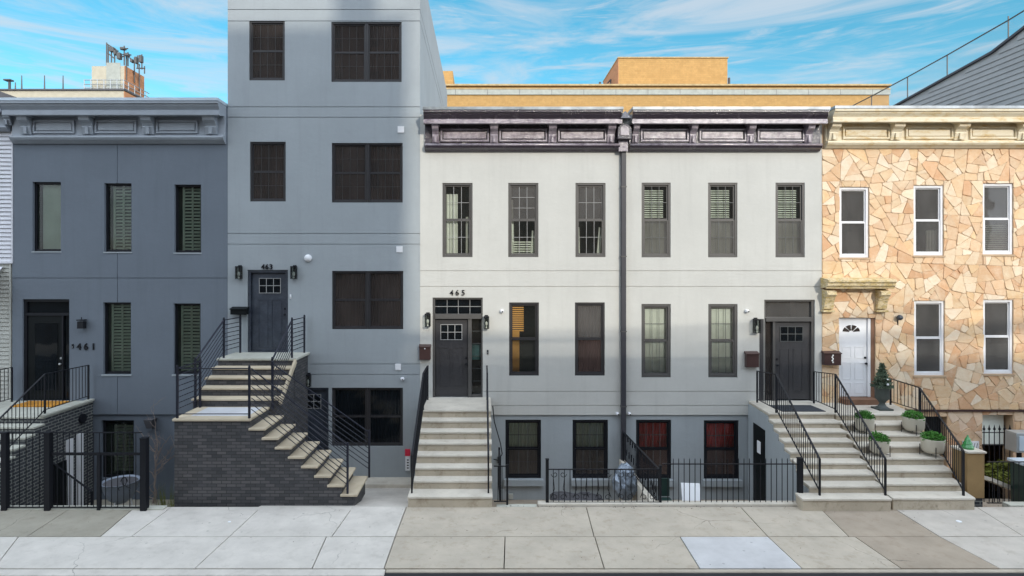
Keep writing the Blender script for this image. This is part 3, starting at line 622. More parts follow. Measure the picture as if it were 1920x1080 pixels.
# ================================================================ STONE HOUSE
h = thing('row_house', 'flagstone veneer row house with cream cornice and a white front door', 'house', (X(1730), 0, 0), BG)
x0, x1 = X(1541) + .002, 15.2
US = [(1573.5, 1629, 351, 483), (1712.8, 1769, 347.7, 479), (1842.5, 1899.5, 344, 477)]; LS = [(1713.8, 1770.8, 564, 704), (1843.5, 1899.5, 562, 701)]
DS = (1573, 1641, 596, 748)
wl = facade('wall', M_mortar, h, x0, x1, Z(770), Z(215), [op(p) for p in US + LS + [DS]], rev=.16)
def clip(poly, n, c, keep):
    out_ = []
    for i in range(len(poly)):
        a, b_ = poly[i], poly[(i + 1) % len(poly)]; da = (a[0] * n[0] + a[1] * n[1] - c) * keep; db = (b_[0] * n[0] + b_[1] * n[1] - c) * keep
        if da >= 0: out_.append(a)
        if da * db < 0: f = da / (da - db); out_.append((a[0] + (b_[0] - a[0]) * f, a[1] + (b_[1] - a[1]) * f))
    return out_
def area(p): return abs(sum(p[i][0] * p[(i + 1) % len(p)][1] - p[(i + 1) % len(p)][0] * p[i][1] for i in range(len(p)))) / 2
def flags(par, xa, xb, za, zb, ops, Y, seed, shade_pink=0.0):
    rnd = random.Random(seed); st_ = [[(xa, za), (xb, za), (xb, zb), (xa, zb)]]; cells = []
    while st_:
        p = st_.pop(); A = area(p)
        if A < .082 * rnd.uniform(.4, 2.0): cells.append(p); continue
        cx = sum(q[0] for q in p) / len(p); cz = sum(q[1] for q in p) / len(p)
        sxx = sum((q[0] - cx) ** 2 for q in p); szz = sum((q[1] - cz) ** 2 for q in p); sxz = sum((q[0] - cx) * (q[1] - cz) for q in p)
        th = .5 * math.atan2(2 * sxz, sxx - szz) + rnd.gauss(0, .30); n = (math.cos(th), math.sin(th)); rr_ = math.sqrt(A) * .12
        c = (cx + rnd.uniform(-rr_, rr_)) * n[0] + (cz + rnd.uniform(-rr_, rr_)) * n[1]; u, v_ = clip(p, n, c, 1), clip(p, n, c, -1)
        if len(u) > 2 and len(v_) > 2: st_ += [u, v_]
        else: cells.append(p)
    for (a, b_, c, d__) in ops:
        new = []
        for p in cells:
            if max(q[0] for q in p) <= a or min(q[0] for q in p) >= b_ or max(q[1] for q in p) <= c or min(q[1] for q in p) >= d__: new.append(p); continue
            for n, k, kp in (((1, 0), a, -1), ((1, 0), b_, 1), ((0, 1), c, -1), ((0, 1), d__, 1)):
                o_ = clip(p, n, k, kp)
                if len(o_) > 2 and area(o_) > .0015: new.append(o_)
                p = clip(p, n, k, -kp)
                if len(p) < 3: break
        cells = new
    def chop(p):
        o_ = []
        for i in range(len(p)):
            a, b_, c = p[i - 1], p[i], p[(i + 1) % len(p)]
            for q in (a, c): L_ = math.hypot(q[0] - b_[0], q[1] - b_[1]); k = min(.05, L_ * rnd.uniform(.04, .2)) / max(L_, 1e-6); o_.append((b_[0] + (q[0] - b_[0]) * k, b_[1] + (q[1] - b_[1]) * k))
        return o_
    cells = [chop(p) for p in cells if area(p) > .004]
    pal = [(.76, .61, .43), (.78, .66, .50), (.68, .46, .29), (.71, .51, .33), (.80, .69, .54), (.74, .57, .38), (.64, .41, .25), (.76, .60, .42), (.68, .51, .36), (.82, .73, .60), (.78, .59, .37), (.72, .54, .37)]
    mb = MB(); cols = []
    for p in cells:
        if area(p) < .001: continue
        cx = sum(q[0] for q in p) / len(p); cz = sum(q[1] for q in p) / len(p); rad = math.sqrt(area(p)) * .55; g1 = max(.3, 1 - .003 / rad); g2 = max(.2, 1 - .010 / rad)
        jit = [(q[0] + rnd.uniform(-.008, .008), q[1] + rnd.uniform(-.008, .008)) for q in p]; tx, tz = rnd.gauss(0, .035), rnd.gauss(0, .035); hh = rnd.uniform(.008, .022)
        bot = [(cx + (q[0] - cx) * g1, Y - .0005, cz + (q[1] - cz) * g1) for q in p]
        bot = [(min(max(q[0], xa), xb), q[1], q[2]) for q in bot]
        top = [(cx + (q[0] - cx) * g2, Y - hh + max(-.007, min(.007, tx * (q[0] - cx) + tz * (q[1] - cz))), cz + (q[1] - cz) * g2) for q in jit]
        n0 = len(mb.f); mb.hexa(bot, top); base = rnd.choice(pal); k_ = rnd.uniform(.92, 1.06); base = (base[0], base[1] * .95, base[2] * .90); f_ = min(1, max(0, (1.4 - cz) / 1.6)) * .7 * rnd.random() + shade_pink
        cl = tuple(min(.86, b0 * k_ * (1 - f_ * w0)) for b0, w0 in zip(base, (.22, .36, .38))); cols += [cl] * (len(mb.f) - n0)  # lower stones browner: shade put into the stone colour
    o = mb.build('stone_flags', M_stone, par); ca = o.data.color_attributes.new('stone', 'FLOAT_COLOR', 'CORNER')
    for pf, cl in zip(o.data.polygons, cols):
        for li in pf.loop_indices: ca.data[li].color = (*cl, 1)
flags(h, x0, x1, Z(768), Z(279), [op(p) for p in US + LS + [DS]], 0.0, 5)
BS = (1841.5, 1899, 778, 960); BS2 = (1733, 1775, 781, 900)
facade('basement_wall', M_mortar, h, x0, x1, GZ, Z(770) - .002, [(X(p[0], .04), X(p[1], .04), Z(p[3], .04), Z(p[2], .04)) for p in (BS, BS2)], Y=.04, rev=.3)
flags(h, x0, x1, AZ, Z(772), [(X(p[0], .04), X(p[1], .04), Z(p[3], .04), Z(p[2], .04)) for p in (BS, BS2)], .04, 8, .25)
MB().box(x0, x1, -.02, .03, Z(771.5), Z(768)).build('ledge', M_mailb, h)
roof(h, x0, x1, Z(222))
cornice(h, 1545, 1987, 202, 279, M_cornS, M_cap465, [(1556, 1579), (1673, 1699), (1793, 1821), (1912, 1940)], [(1580, 1668), (1698, 1787), (1818, 1906)])
wst = dict(fm=M_frameW, fw=.06, rc=.02, pane=M_screenG, sw=.03)
for i, p in enumerate(US + LS):
    bk = [('blind', 0, 1, 0, .42, M_shut)] if i == 2 else ([('curtain', .55, 1, 0, .35, M_curtain)] if i == 1 else [])
    window(h, p, dict(wst, back=bk)); a = op(p); MB().box(a[0] - .03, a[1] + .03, -.03, -.001, a[2] - .05, a[2] - .002).build('sill', M_mortar, h)
MB().box(X(1733), X(1775), .2, .21, Z(900), Z(781)).build('basement_shutter', M_doorK, h)
a = op(DS); fm_ = MB().box(a[0] + g, X(1576), .04, .15, a[2] + .05, Z(598)).box(X(1629), X(1634), .03, .15, a[2] + .05, Z(598)); fm_.box(a[0] + g, X(1634), .04, .15, Z(598), Z(597)); fm_.build('door_frame', M_frameW, h)
MB().box(X(1634), a[1] - g, .02, .15, a[2], a[3] - g).build('door_return', M_wood, h); MB().box(a[0], X(1636), -.28, .12, a[2] - .1, a[2] + .04).build('door_sill', M_wood, h)
d_ = door(h, (1576.5, 1628.5, 598.5, 744.5), M_white, .07, panels=[(1582, 1599, 650, 672), (1606, 1623, 650, 672), (1582, 1599, 680, 712), (1606, 1623, 680, 712), (1582, 1599, 718, 738), (1606, 1623, 718, 738)], hx=1625, hy=682)
cxx, czz = X(1599), Z(623); mb = MB()
for k in range(4):
    a0, a1 = R(6 + 44 * k), R(42 + 44 * k)
    P = [(cxx + .06 * math.cos(a0), czz + .04 * math.sin(a0)), (cxx + .235 * math.cos(a0), czz + .19 * math.sin(a0)), (cxx + .235 * math.cos((a0 + a1) / 2), czz + .19 * math.sin((a0 + a1) / 2)), (cxx + .235 * math.cos(a1), czz + .19 * math.sin(a1)), (cxx + .06 * math.cos(a1), czz + .04 * math.sin(a1))]
    mb.hexa([(p[0], .062, p[1]) for p in P], [(p[0], .068, p[1]) for p in P])
mb.build('fanlight', M_screen, d_)
# door canopy
cn = thing('door_canopy', 'mossy cream painted canopy on two brackets above the white door', 'canopy', (X(1613), 0, Z(540)))
zt = Z(524, -.4); p_ = .36
P = [(-.002, zt + .05), (-p_ * .9, zt), (-p_, zt - .02), (-p_, zt - .07), (-p_ + .04, zt - .10), (-p_ + .04, zt - .16), (-p_ + .09, zt - .20), (-p_ + .1, zt - .24), (-p_ + .13, zt - .24), (-p_ + .13, zt - .20), (-.002, zt - .24)]
MB().prismX(P, X(1551, -.3), X(1679, -.3)).build('hood', M_canopy, cn, bevel=.004)
for (a_, b_) in ((1549, 1567), (1650, 1668)):
    mb = MB().prismX([(-.002, zt - .245), (-p_ + .12, zt - .31), (-p_ + .10, zt - .40), (-.20, zt - .46), (-.14, zt - .6), (-.10, zt - .78), (-.002, zt - .80)], X(a_, -.2), X(b_, -.2)); mb.box(X(a_ - 2, -.2), X(b_ + 2, -.2), -.13, -.002, zt - .86, zt - .805); mb.build('bracket', M_canopy, cn, bevel=.006)

# ================================================================ leftmost house with white siding
h = thing('row_house', 'row house at the left edge with white horizontal siding and grey cornice end', 'house', (-13.6, 0, 0), BG)
xr = X(23) - .01
MB().box(-15.5, xr, .06, 9, GZ, Z(212)).build('wall', M_siding2, h)
mb = MB(); z = Z(490)
while z < Z(248): mb.hexa([(-15.5, -.005, z), (X(24), -.005, z), (X(24), .06, z), (-15.5, .06, z)], [(-15.5, .03, z + .108), (X(24), .03, z + .108), (X(24), .06, z + .108), (-15.5, .06, z + .108)]); z += .11
mb.box(X(22), X(24.5), -.02, .059, Z(490), Z(247)); mb.box(-15.5, X(24.5), -.025, .059, Z(494), Z(490)); mb.build('siding', M_siding, h)
mb = MB(); z = Z(760)
while z < Z(500): mb.hexa([(-15.5, .02, z), (X(18), .02, z), (X(18), .06, z), (-15.5, .06, z)], [(-15.5, .045, z + .108), (X(18), .045, z + .108), (X(18), .06, z + .108), (-15.5, .06, z + .108)]); z += .11
mb.box(X(17), X(20), .0, .059, Z(760), Z(494)); mb.build('lower_siding', M_siding2, h)
cornice(h, -140, 21, 189, 247, M_corn461, M_cap461, [(-2, 16)], [(-90, -12)], p=.40)
mb = MB()
for i in range(9): x_ = -14.4 + i * .19; mb.hexa([(x_, -.75, Z(556, -.75)), (x_ + .16, -.75, Z(556, -.75)), (x_ + .16, -.72, Z(556, -.75)), (x_, -.72, Z(556, -.75))], [(x_, 0, Z(500)), (x_ + .16, 0, Z(500)), (x_ + .16, .02, Z(500)), (x_, .02, Z(500))])
mb.build('awning', M_siding, h)

# ================================================================ STOOPS
SG = 'front stoops'
def stoop(lab, zL, YL, n, tr, r, xl, xr, zb, Yb, mat, tmat, bot_extra=(0, 0), side=None, yback=.0, low=GZ, bx=None):
    """xl/xr callables of Y. n = risers from landing to last tread"""
    root = thing('stoop', lab, 'stoop', ((xl(YL) + xr(YL)) / 2, YL, 0), SG)
    def blk(Ya, Yb_, z0, z1, nm, m_, e=(0, 0), bv=.012):
        P = [(xl(Ya) - e[0], Ya), (xr(Ya) + e[1], Ya), (xr(Yb_) + e[1], Yb_), (xl(Yb_) - e[0], Yb_)]
        return MB().hexa([(a, b, z0) for a, b in P], [(a, b, z1) for a, b in P]).build(nm, m_, root, bevel=bv)
    blk(YL + .03, yback, low, zL - .055, 'landing_base', side or mat, (-.015, -.015), 0); blk(YL, yback, zL - .052, zL, 'landing', tmat, bv=.015)
    for k in range(1, n + 1):
        last = (k == n); Ya = YL - tr * k if not last else Yb; Yp = YL - tr * (k - 1); z = zL - r * k if not last else zb
        e = bot_extra if last else (0, 0)
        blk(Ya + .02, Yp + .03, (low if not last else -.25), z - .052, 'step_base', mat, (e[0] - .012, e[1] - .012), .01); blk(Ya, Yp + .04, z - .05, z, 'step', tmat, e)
    return root
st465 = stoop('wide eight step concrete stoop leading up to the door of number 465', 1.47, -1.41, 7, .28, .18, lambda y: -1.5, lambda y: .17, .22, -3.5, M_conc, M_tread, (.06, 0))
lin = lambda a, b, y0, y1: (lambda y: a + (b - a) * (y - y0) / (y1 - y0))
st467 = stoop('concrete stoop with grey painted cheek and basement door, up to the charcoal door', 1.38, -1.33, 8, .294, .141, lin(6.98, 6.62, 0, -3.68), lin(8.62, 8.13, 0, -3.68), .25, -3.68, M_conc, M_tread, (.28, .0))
# painted cheek under the steps
ck = MB(); prof = [(0.0, 1.30), (-1.28, 1.30)]
for k in range(1, 8): prof += [(-1.28 - .294 * (k - 1) - .02, 1.30 - .141 * (k) + .0), (-1.28 - .294 * k, 1.30 - .141 * k)]
prof += [(-3.32, 0.0), (-3.32, GZ), (0, GZ)]
xc = lin(6.98, 6.62, 0, -3.68); sl_ = []
P0 = [(xc(y) - .012, y, z) for y, z in prof]; P1 = [(xc(y) + .02, y, z) for y, z in prof]
ck.hexa(P0, P1); ck.build('cheek_wall', M_w465b, st467)
dY0, dY1 = -.4, -1.14; mb = MB().hexa([(xc(dY0) - .03, dY0, GZ), (xc(dY1) - .03, dY1, GZ), (xc(dY1) - .013, dY1, GZ), (xc(dY0) - .013, dY0, GZ)], [(xc(dY0) - .03, dY0, .91), (xc(dY1) - .03, dY1, .91), (xc(dY1) - .013, dY1, .91), (xc(dY0) - .013, dY0, .91)])
bd = mb.build('basement_door', M_doorK, st467); mb = MB(); mb.box(xc(-.8) - .045, xc(-.8) - .031, -.72, -.9, .25, .55); mb.build('notice', M_white, bd)
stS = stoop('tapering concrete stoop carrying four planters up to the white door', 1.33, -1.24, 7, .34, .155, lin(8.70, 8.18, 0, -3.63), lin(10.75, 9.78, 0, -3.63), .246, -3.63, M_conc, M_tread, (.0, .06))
st461 = stoop('dark brick stoop with pale mortar leading up to the door of number 461', 1.384, -1.69, 8, .28, .165, lambda y: -12.6, lambda y: -10.32, .0 + .1, -3.95, M_brickL, M_slateT)
MB().box(-10.42, -10.27, -1.72, -.02, 1.387, 1.44).build('coping', M_slateT, st461, bevel=.01)
mb = MB().box(-10.33, -10.29, -1.62, -1.0, AZ, .15); mb.build('under_stair_door', M_doorK, st461)
MB().box(-10.33, -10.27, -.98, -.80, AZ, .62).box(-10.33, -10.27, -.62, -.44, AZ, .66).build('white_door_jamb', M_white, st461)
MB().rod((-10.34, -.42, 1.02), (-10.28, -.42, 1.02), .12, 14).build('wall_vent', M_black, st461)
mt = MB().box(-11.9, -10.85, -.75, -.15, 1.386, 1.41).build('door_mat', M_coir); tag(mt, 'orange coir mat before the black door of number 461', 'door mat', 'door mats on the stoops')
mt = MB().box(7.25, 8.3, -1.2, -.55, 1.382, 1.395).build('door_mat', M_mat); tag(mt, 'dark grey mat before the charcoal door on the right stoop', 'door mat', 'door mats on the stoops')

# stoop 463 : upper flight to the viewer, brick landing, lower flight to the right
st = thing('stoop', 'dark brick dog-leg stoop with tan stone treads leading up to number 463', 'stoop', (-5.6, -2.3, 0), SG)
UL, UR, YU = -6.57, -4.60, -1.08
MB().box(UL + .03, UR - .06, -1.04, .0, GZ, 2.60).build('upper_landing_base', M_brickK, st); MB().box(UL, UR, YU, .0, 2.603, 2.66).build('upper_landing', M_slateT, st, bevel=.012)
YM0, YM1, ZM = -2.27, -3.30, 1.75
for k in range(1, 5):
    z = 2.66 - .182 * k; Ya = YU - .30 * k; MB().box(UL + .03, UR - .08, Ya + .03, Ya + .34, 0, z - .05).build('riser', M_brickK, st); MB().box(UL, UR - .03, Ya, Ya + .34, z - .047, z).build('tread', M_bluest, st, bevel=.012)
# stone cheek edge
mb = MB(); mb.bar((UR - .02, YU - .02, 2.60), (UR - .02, YM0 + .1, 1.80), .06, .12); mb.build('stringer', M_bluest, st, bevel=.01)
xa, xb = X(325, YM1), X(468, YM1)
MB().box(xa + .01, xb, YM1 + .02, YM0 + .02, GZ, ZM - .055).build('landing_base', M_brickK, st)
MB().box(xa - .02, xb + .02, YM1 - .02, YM0 + .03, ZM - .052, ZM).build('landing', M_bluest, st, bevel=.012)
MB().box(xa + .25, xb - .12, YM1 + .22, YM0 - .06, ZM + .001, ZM + .006).build('landing_sheen', M_landW, st)  # thin pale sheet paints the bluish white sheen on the landing
rr = ZM / 9
for k in range(1, 9):
    z = ZM - rr * k; x_ = xb + .27 * (k - 1); MB().box(x_, x_ + .27, YM1 + .02, YM0 + .02, GZ if k < 8 else -.2, z - .05).build('step_base', M_brickK, st)
    MB().box(x_ - .02, x_ + .33, YM1 - .02, YM0 + .04, z - .048, z).build('tread', M_bluest, st, bevel=.01)
MB().box(xa - .03, xa + .0, YM0 + .02, 0, GZ, ZM - .2).build('side_wall', M_brickK, st)

# ================================================================ RAILINGS
RG = 'black iron railings on the stoops'
def railing(lab, pts, hs_, style='v', sp=.115, posts=None, m_=M_black, br=.008, pr=.017, bot=.09, nb=7, name='stair_railing', cat='railing', grp=RG, tw=.042, th=.018, finial=False, segs=None):
    root = thing(name, lab, cat, pts[0], grp); n = len(pts)
    P = [Vector(p) for p in pts]; posts = range(n) if posts is None else posts
    mb = MB(); mbb = MB()
    for i in range(n - 1):
        if segs is not None and i not in segs: continue
        a, b = P[i], P[i + 1]; ta, tb = a + Vector((0, 0, hs_[i])), b + Vector((0, 0, hs_[i + 1]))
        mb.bar(ta, tb, tw, th)
        if style == 'v':
            ba, bb = a + Vector((0, 0, bot)), b + Vector((0, 0, bot)); mbb.bar(ba, bb, .025, .014); L_ = (b - a).length; k = max(1, int(L_ / sp))
            for j in range(1, k):
                f = j / k; MB().rod(ba.lerp(bb, f), ta.lerp(tb, f), br, 6).build('baluster', m_, root)
        else:
            for j in range(1, nb + 1):
                f = j / (nb + 1) + .02; z0_ = bot + (hs_[i] - bot) * (1 - f); z1_ = bot + (hs_[i + 1] - bot) * (1 - f); MB().rod(a + Vector((0, 0, z0_)), b + Vector((0, 0, z1_)), br, 6).build('bar', m_, root)
    mb.build('handrail', m_, root, bevel=.003)
    if mbb.v: mbb.build('bottom_rail', m_, root)
    for i in posts:
        pb = MB().box(P[i].x - pr, P[i].x + pr, P[i].y - pr, P[i].y + pr, P[i].z, P[i].z + hs_[i] + (.03 if finial else 0)); 
        if finial: pb.ball((P[i].x, P[i].y, P[i].z + hs_[i] + .045), pr * 1.3, 8)
        pb.build('post', m_, root)
    return root
railing('thin black railing on the left edge of the number 465 stoop', [(-1.46, -.3, 1.47), (-1.46, -1.38, 1.47), (-1.49, -3.3, .22)], [.88, .88, .78])
railing('thin black railing on the right edge of the number 465 stoop', [(.07, -.3, 1.47), (.07, -1.38, 1.47), (.085, -3.3, .22)], [.88, .88, .78])
railing('black picket railing down the left side of the right hand painted stoop', [(7.10, -.22, 1.38), (7.04, -1.3, 1.38), (6.79, -3.5, .25)], [.82, .93, .74])
railing('black picket railing between the painted stoop and the flagstone house stoop', [(8.53, -.3, 1.38), (8.47, -1.3, 1.38), (8.12, -3.5, .25)], [.82, .93, .74])
railing('black picket railing down the right side of the flagstone house stoop', [(10.55, -.25, 1.33), (10.56, -1.22, 1.33), (9.70, -3.5, .246)], [.68, .64, .90])
railing('black picket railing with grey handrail down the number 461 stoop', [(-10.37, -.12, 1.44), (-10.35, -1.62, 1.44), (-10.35, -3.8, .2)], [.90, .93, .9])
railing('black railing across the left end of the number 461 stoop landing', [(-12.35, -.15, 1.384), (-12.35, -1.2, 1.384)], [.9, .9])
HK = dict(style='h', m_=M_ironb, br=.009, pr=.02, finial=True)
railing('horizontal bar railing left of the upper flight to number 463', [(-6.40, -.1, 2.66), (-6.42, -1.0, 2.66), (-6.45, -2.32, 1.75)], [.93, .93, 1.05], **HK)
railing('horizontal bar railing right of the upper flight to number 463', [(-4.72, -.1, 2.66), (-4.74, -1.0, 2.66), (-4.76, -2.25, 1.75)], [.93, .93, 1.05], **HK)
railing('short horizontal bar railing on the left edge of the brick landing', [(xa + .06, YM0 - .05, 1.75), (xa + .06, YM1 + .04, 1.75)], [1.03, 1.03], **HK)
rt = railing('open two bar railing along the front of the brick landing', [(xa + .09, YM1 + .035, 1.75), (xb - .02, YM1 + .035, 1.75)], [1.03, 1.03], style='h', nb=0, m_=M_ironb, pr=.02, finial=True, posts=[1])
MB().rod((xa + .09, YM1 + .035, 1.84), (xb - .02, YM1 + .035, 1.84), .012).build('bottom_rail', M_ironb, rt)
xe = xb + .27 * 7 + .12
railing('sloping horizontal bar railing on the street side of the lower tan steps', [(xb + .02, YM1 + .035, 1.75), (xe, YM1 + .035, .19)], [1.03, 1.0], posts=[1], **HK)
railing('sloping horizontal bar railing on the wall side of the lower tan steps', [(xb + .1, YM0 - .02, 1.72), (xe + .25, YM0 - .02, .18)], [1.0, 1.0], **HK)
# divider railing with ornate scrolls
rd = railing('ornate scroll railing dividing the two sunken front yards', [(3.63, -.15, -.28), (3.63, -3.25, -.12)], [.88, .80], sp=.11, br=.009, cat='railing', grp='black iron fences round the front yards')
mb = MB()
for i in range(24):
    yy = -.25 - i * .122; zc = .05 + .38 * (i % 2); mb.path([(3.63 + .0, yy + .045 * math.cos(a_ / 3) * (1 - a_ / 26), zc + .14 * math.sin(a_ / 3) * (1 - a_ / 26) + .1) for a_ in range(0, 22, 3)], .008, 5)
mb.build('scrollwork', M_black, rd)
struct(MB().box(3.56, 3.70, -3.26, 0, GZ, -.16).build('divider_kerb', M_tread, bevel=.01))
FG = 'black iron fences round the front yards'
YFN = GP(0, 946)[1]
def fence(lab, pxs, pxe, ytop, ybot, pitch, Y, spear=0, posts=(), railh=None, mids=(), scroll=False, name='iron_fence', tops=None):
    xs, xe_ = X(pxs, Y), X(pxe, Y); root = thing(name, lab, 'fence', (xs, Y, 0), FG)
    zt, zb2 = Z(ytop, Y), Z(ybot, Y)
    for z_ in (zt, zb2): MB().bar((xs, Y, z_), (xe_, Y, z_), .03, .016).build('rail', M_black, root)
    for y_ in mids: MB().bar((xs, Y, Z(y_, Y)), (xe_, Y, Z(y_, Y)), .035, .05).build('middle_rail', M_black, root)
    n = max(1, round((pxe - pxs) / pitch))
    for i in range(1, n):
        x_ = xs + (xe_ - xs) * i / n; b_ = MB().rod((x_, Y, zb2), (x_, Y, zt + spear), .008, 6)
        if spear: b_.rod((x_, Y, zt + spear), (x_, Y, zt + spear + .035), .008, 6, .001)
        b_.build('picket', M_black, root)
    for px_, w_, yt_ in posts:
        x_ = X(px_, Y); MB().box(x_ - w_, x_ + w_, Y - w_, Y + w_, -.05, Z(yt_, Y)).box(x_ - w_ - .006, x_ + w_ + .006, Y - w_ - .006, Y + w_ + .006, Z(yt_, Y), Z(yt_, Y) + .02).build('post', M_black, root)
    if scroll:
        step = (xe_ - xs) / scroll
        for i in range(scroll):
            mb = MB()
            for s_ in (-1, 1):
                c0 = xs + (i + .5) * step
                for (zc, sg) in ((zb2 + .10, 1), (zt - .10, -1)):
                    mb.path([(c0 + s_ * (.085 + .075 * math.cos(t_ / 3.2) * (1 - t_ / 24)), Y, zc + sg * .075 * math.sin(t_ / 3.2) * (1 - t_ / 24)) for t_ in range(0, 20, 2)], .007, 5)
                mb.path([(c0 + s_ * .16, Y, zb2 + .1), (c0 + s_ * .09, Y, zb2 + .28), (c0 + s_ * .12, Y, zt - .12)], .007, 5)
            mb.build('scrollwork', M_black, root)
    return root
Y1 = GP(0, 956)[1]
fence('black gate fence with square posts before the number 461 yard', 96, 266, 811, 951, 11.4, Y1, posts=[(91, .055, 812), (271, .06, 822)], mids=(851,), name='iron_gate')
mb = MB().box(X(183, Y1), X(189, Y1), Y1 - .03, Y1 + .03, 0, Z(851, Y1)); mb.build('gate_stile', M_black, bpy.data.objects['iron_gate'])
gm_ = MB()
for s_ in (-1, 1): gm_.path([(X(233, Y1) + s_ * .07 * math.cos(t_ / 3) * (1 - t_ / 24), Y1, Z(903, Y1) + .09 * math.sin(t_ / 3)) for t_ in range(0, 18, 2)], .008, 5).path([(X(233, Y1) + s_ * .03, Y1, Z(912, Y1)), (X(233, Y1) + s_ * .12, Y1, Z(915, Y1)), (X(233, Y1) + s_ * .1, Y1, Z(920, Y1))], .008, 5)
gm_.build('scroll_ornament', M_black, bpy.data.objects['iron_gate'])
fence('tall black fence panel at the foot of the number 461 stoop', 12, 86, 811, 951, 11.4, Y1, posts=[(10, .05, 812)])
fence('short black fence between the number 465 stoop and the gate opening', 926, 949, 874, 940, 9, YFN, posts=[(951, .02, 873)])
fence('low scrollwork fence before the yard of number 465', 1027, 1236, 880, 942, 10.5, YFN, posts=[(1026, .03, 862), (1238, .022, 874)], scroll=5)
fence('plain pointed picket fence before the yard with red curtained windows', 1242, 1497, 870, 943, 10.2, YFN, spear=.09, posts=[(1500, .045, 860)])
fence('spearless black fence at the right edge beside the tan pillar', 1851, 1990, 866, 943, 9.6, YFN + .1)
gt = thing('iron_gate', 'narrow black gate swung open beside the number 465 stoop', 'gate', (.33, -3.2, 0), None)
mb = MB().bar((.33, -3.2, .83), (.33, -2.45, .83), .04, .03).bar((.33, -3.2, .05), (.33, -2.45, .05), .04, .03).box(.31, .35, -3.22, -3.18, .03, .95).box(.31, .35, -2.47, -2.43, .03, .9); mb.build('frame', M_black, gt)
for i in range(6): MB().rod((.33, -3.1 + i * .11, .05), (.33, -3.1 + i * .11, .83), .01).build('picket', M_black, gt)
# basement guard in front of the flagstone house door
gd_ = thing('window_guard', 'tall spear topped iron guard before the basement door of the flagstone house', 'guard', (X(1870), -.05, 0))
for i in range(6):
    x_ = X(1845 + i * 9.7, -.1); MB().rod((x_, -.1, AZ), (x_, -.1, Z(806, -.1)), .012).rod((x_, -.1, Z(806, -.1)), (x_, -.1, Z(796, -.1)), .03, 6, .002).rod((x_ - .035, -.1, Z(804, -.1)), (x_ + .035, -.1, Z(804, -.1)), .01).build('spear_bar', M_black, gd_)
for y_ in (811, 834): MB().bar((X(1842, -.1), -.1, Z(y_, -.1)), (X(1898, -.1), -.1, Z(y_, -.1)), .02, .02).build('rail', M_black, gd_)
MB().box(X(1842), X(1898), .25, .27, Z(838), Z(779)).build('curtain', M_blindW, gd_)
# basement stair handrail of 461
railing('short sloping handrail on the basement steps behind the number 461 gate', [(-10.15, -1.6, -.75), (X(172, -2.0), -2.0, AZ + .0)], [1.0, 1.0], sp=.12, grp=None)

# ================================================================ WALL FITTINGS
LG = 'black wall lanterns'
def lantern(lab, px, py0, py1, w_=.13, Y=0):
    xc_, za, zb3 = X(px, -.08), Z(py1, -.08), Z(py0, -.08); r_ = thing('wall_lantern', lab, 'wall lamp', (xc_, 0, za), LG)
    MB().box(xc_ - .045, xc_ + .045, -.02, -.001, za + .02, zb3).build('backplate', M_black, r_)
    mb = MB(); t = .012; hh = w_ / 2
    for sx in (-1, 1):
        for yy in (-.03, -.15): mb.box(xc_ + sx * hh - t / 2, xc_ + sx * hh + t / 2, yy - t / 2, yy + t / 2, za, zb3 - .04)
    mb.box(xc_ - hh - .006, xc_ + hh + .006, -.156, -.022, zb3 - .06, zb3 - .03); mb.box(xc_ - hh, xc_ + hh, -.156, -.022, za, za + .012); mb.build('cage', M_black, r_)
    MB().box(xc_ - hh + .01, xc_ + hh - .01, -.145, -.03, za + .014, zb3 - .062).build('glass', M_clear, r_)
    MB().rod((xc_, -.09, za + .012), (xc_, -.09, za + .06), .018, 8).ball((xc_, -.09, za + .13), .032, 10, (1, 1, 1.9)).build('bulb', M_bulb, r_)
lantern('black lantern left of the number 463 door', 448, 497, 523)
lantern('black lantern right of the number 463 door', 551, 497, 523)
lantern('black lantern above the basement door under the 463 steps', 577.5, 700, 725)
lantern('black lantern left of the number 465 door', 802, 586, 612)
lantern('black lantern right of the number 465 door', 912, 591, 616)
lantern('black lantern left of the charcoal door on the right stoop', 1419, 596, 624, .15)
r_ = thing('wall_lantern', 'small squat black lantern above the house number 461', 'wall lamp', (X(158), 0, Z(618)), LG)
MB().box(X(152.5), X(164), -.16, -.04, Z(615), Z(602)).build('lamp_body', M_black, r_); MB().box(X(151.5), X(165), -.17, -.03, Z(600.5), Z(598.5)).rod((X(158), -.1, Z(598)), (X(158), -.1, Z(594)), .012).build('lamp_cap', M_black, r_); MB().rod((X(158), -.001, Z(612)), (X(158), -.06, Z(612)), .02).build('arm', M_black, r_)
r_ = thing('wall_lantern', 'dark round bulkhead lamp on the flagstone wall right of the white door', 'wall lamp', (X(1683), 0, Z(597)), LG)
MB().ball((X(1683), -.08, Z(595)), .075, 12).build('lamp_globe', M_doorB, r_); MB().rod((X(1682.5), -.02, Z(609)), (X(1682.5), -.02, Z(598)), .012).rod((X(1683), 0, Z(596)), (X(1683), -.06, Z(596)), .03).build('arm', M_black, r_)
def camera_dome(lab, px, py, r=.05):
    q = thing('security_camera', lab, 'camera', (X(px), 0, Z(py)), 'small white security cameras')
    MB().rod((X(px), -.001, Z(py)), (X(px), -.03, Z(py)), r * .9, 14).ball((X(px), -.05, Z(py)), r, 14).build('camera_body', M_white, q, smooth=False); MB().rod((X(px) + .015, -.05 - r * .8, Z(py) - .01), (X(px) + .018, -.055 - r, Z(py) - .012), r * .35, 10).build('lens', M_black, q)
camera_dome('white camera at the right end of the wall above the basement window of 463', 755, 710)
camera_dome('white camera on the wall between the lantern and the orange lit window', 941, 583)
camera_dome('white camera left of the downpipe above the basement windows', 1157, 775, .042)
camera_dome('white camera right of the downpipe above the basement windows', 1179, 775, .042)
camera_dome('white camera above the lantern beside the charcoal door', 1399.5, 583)
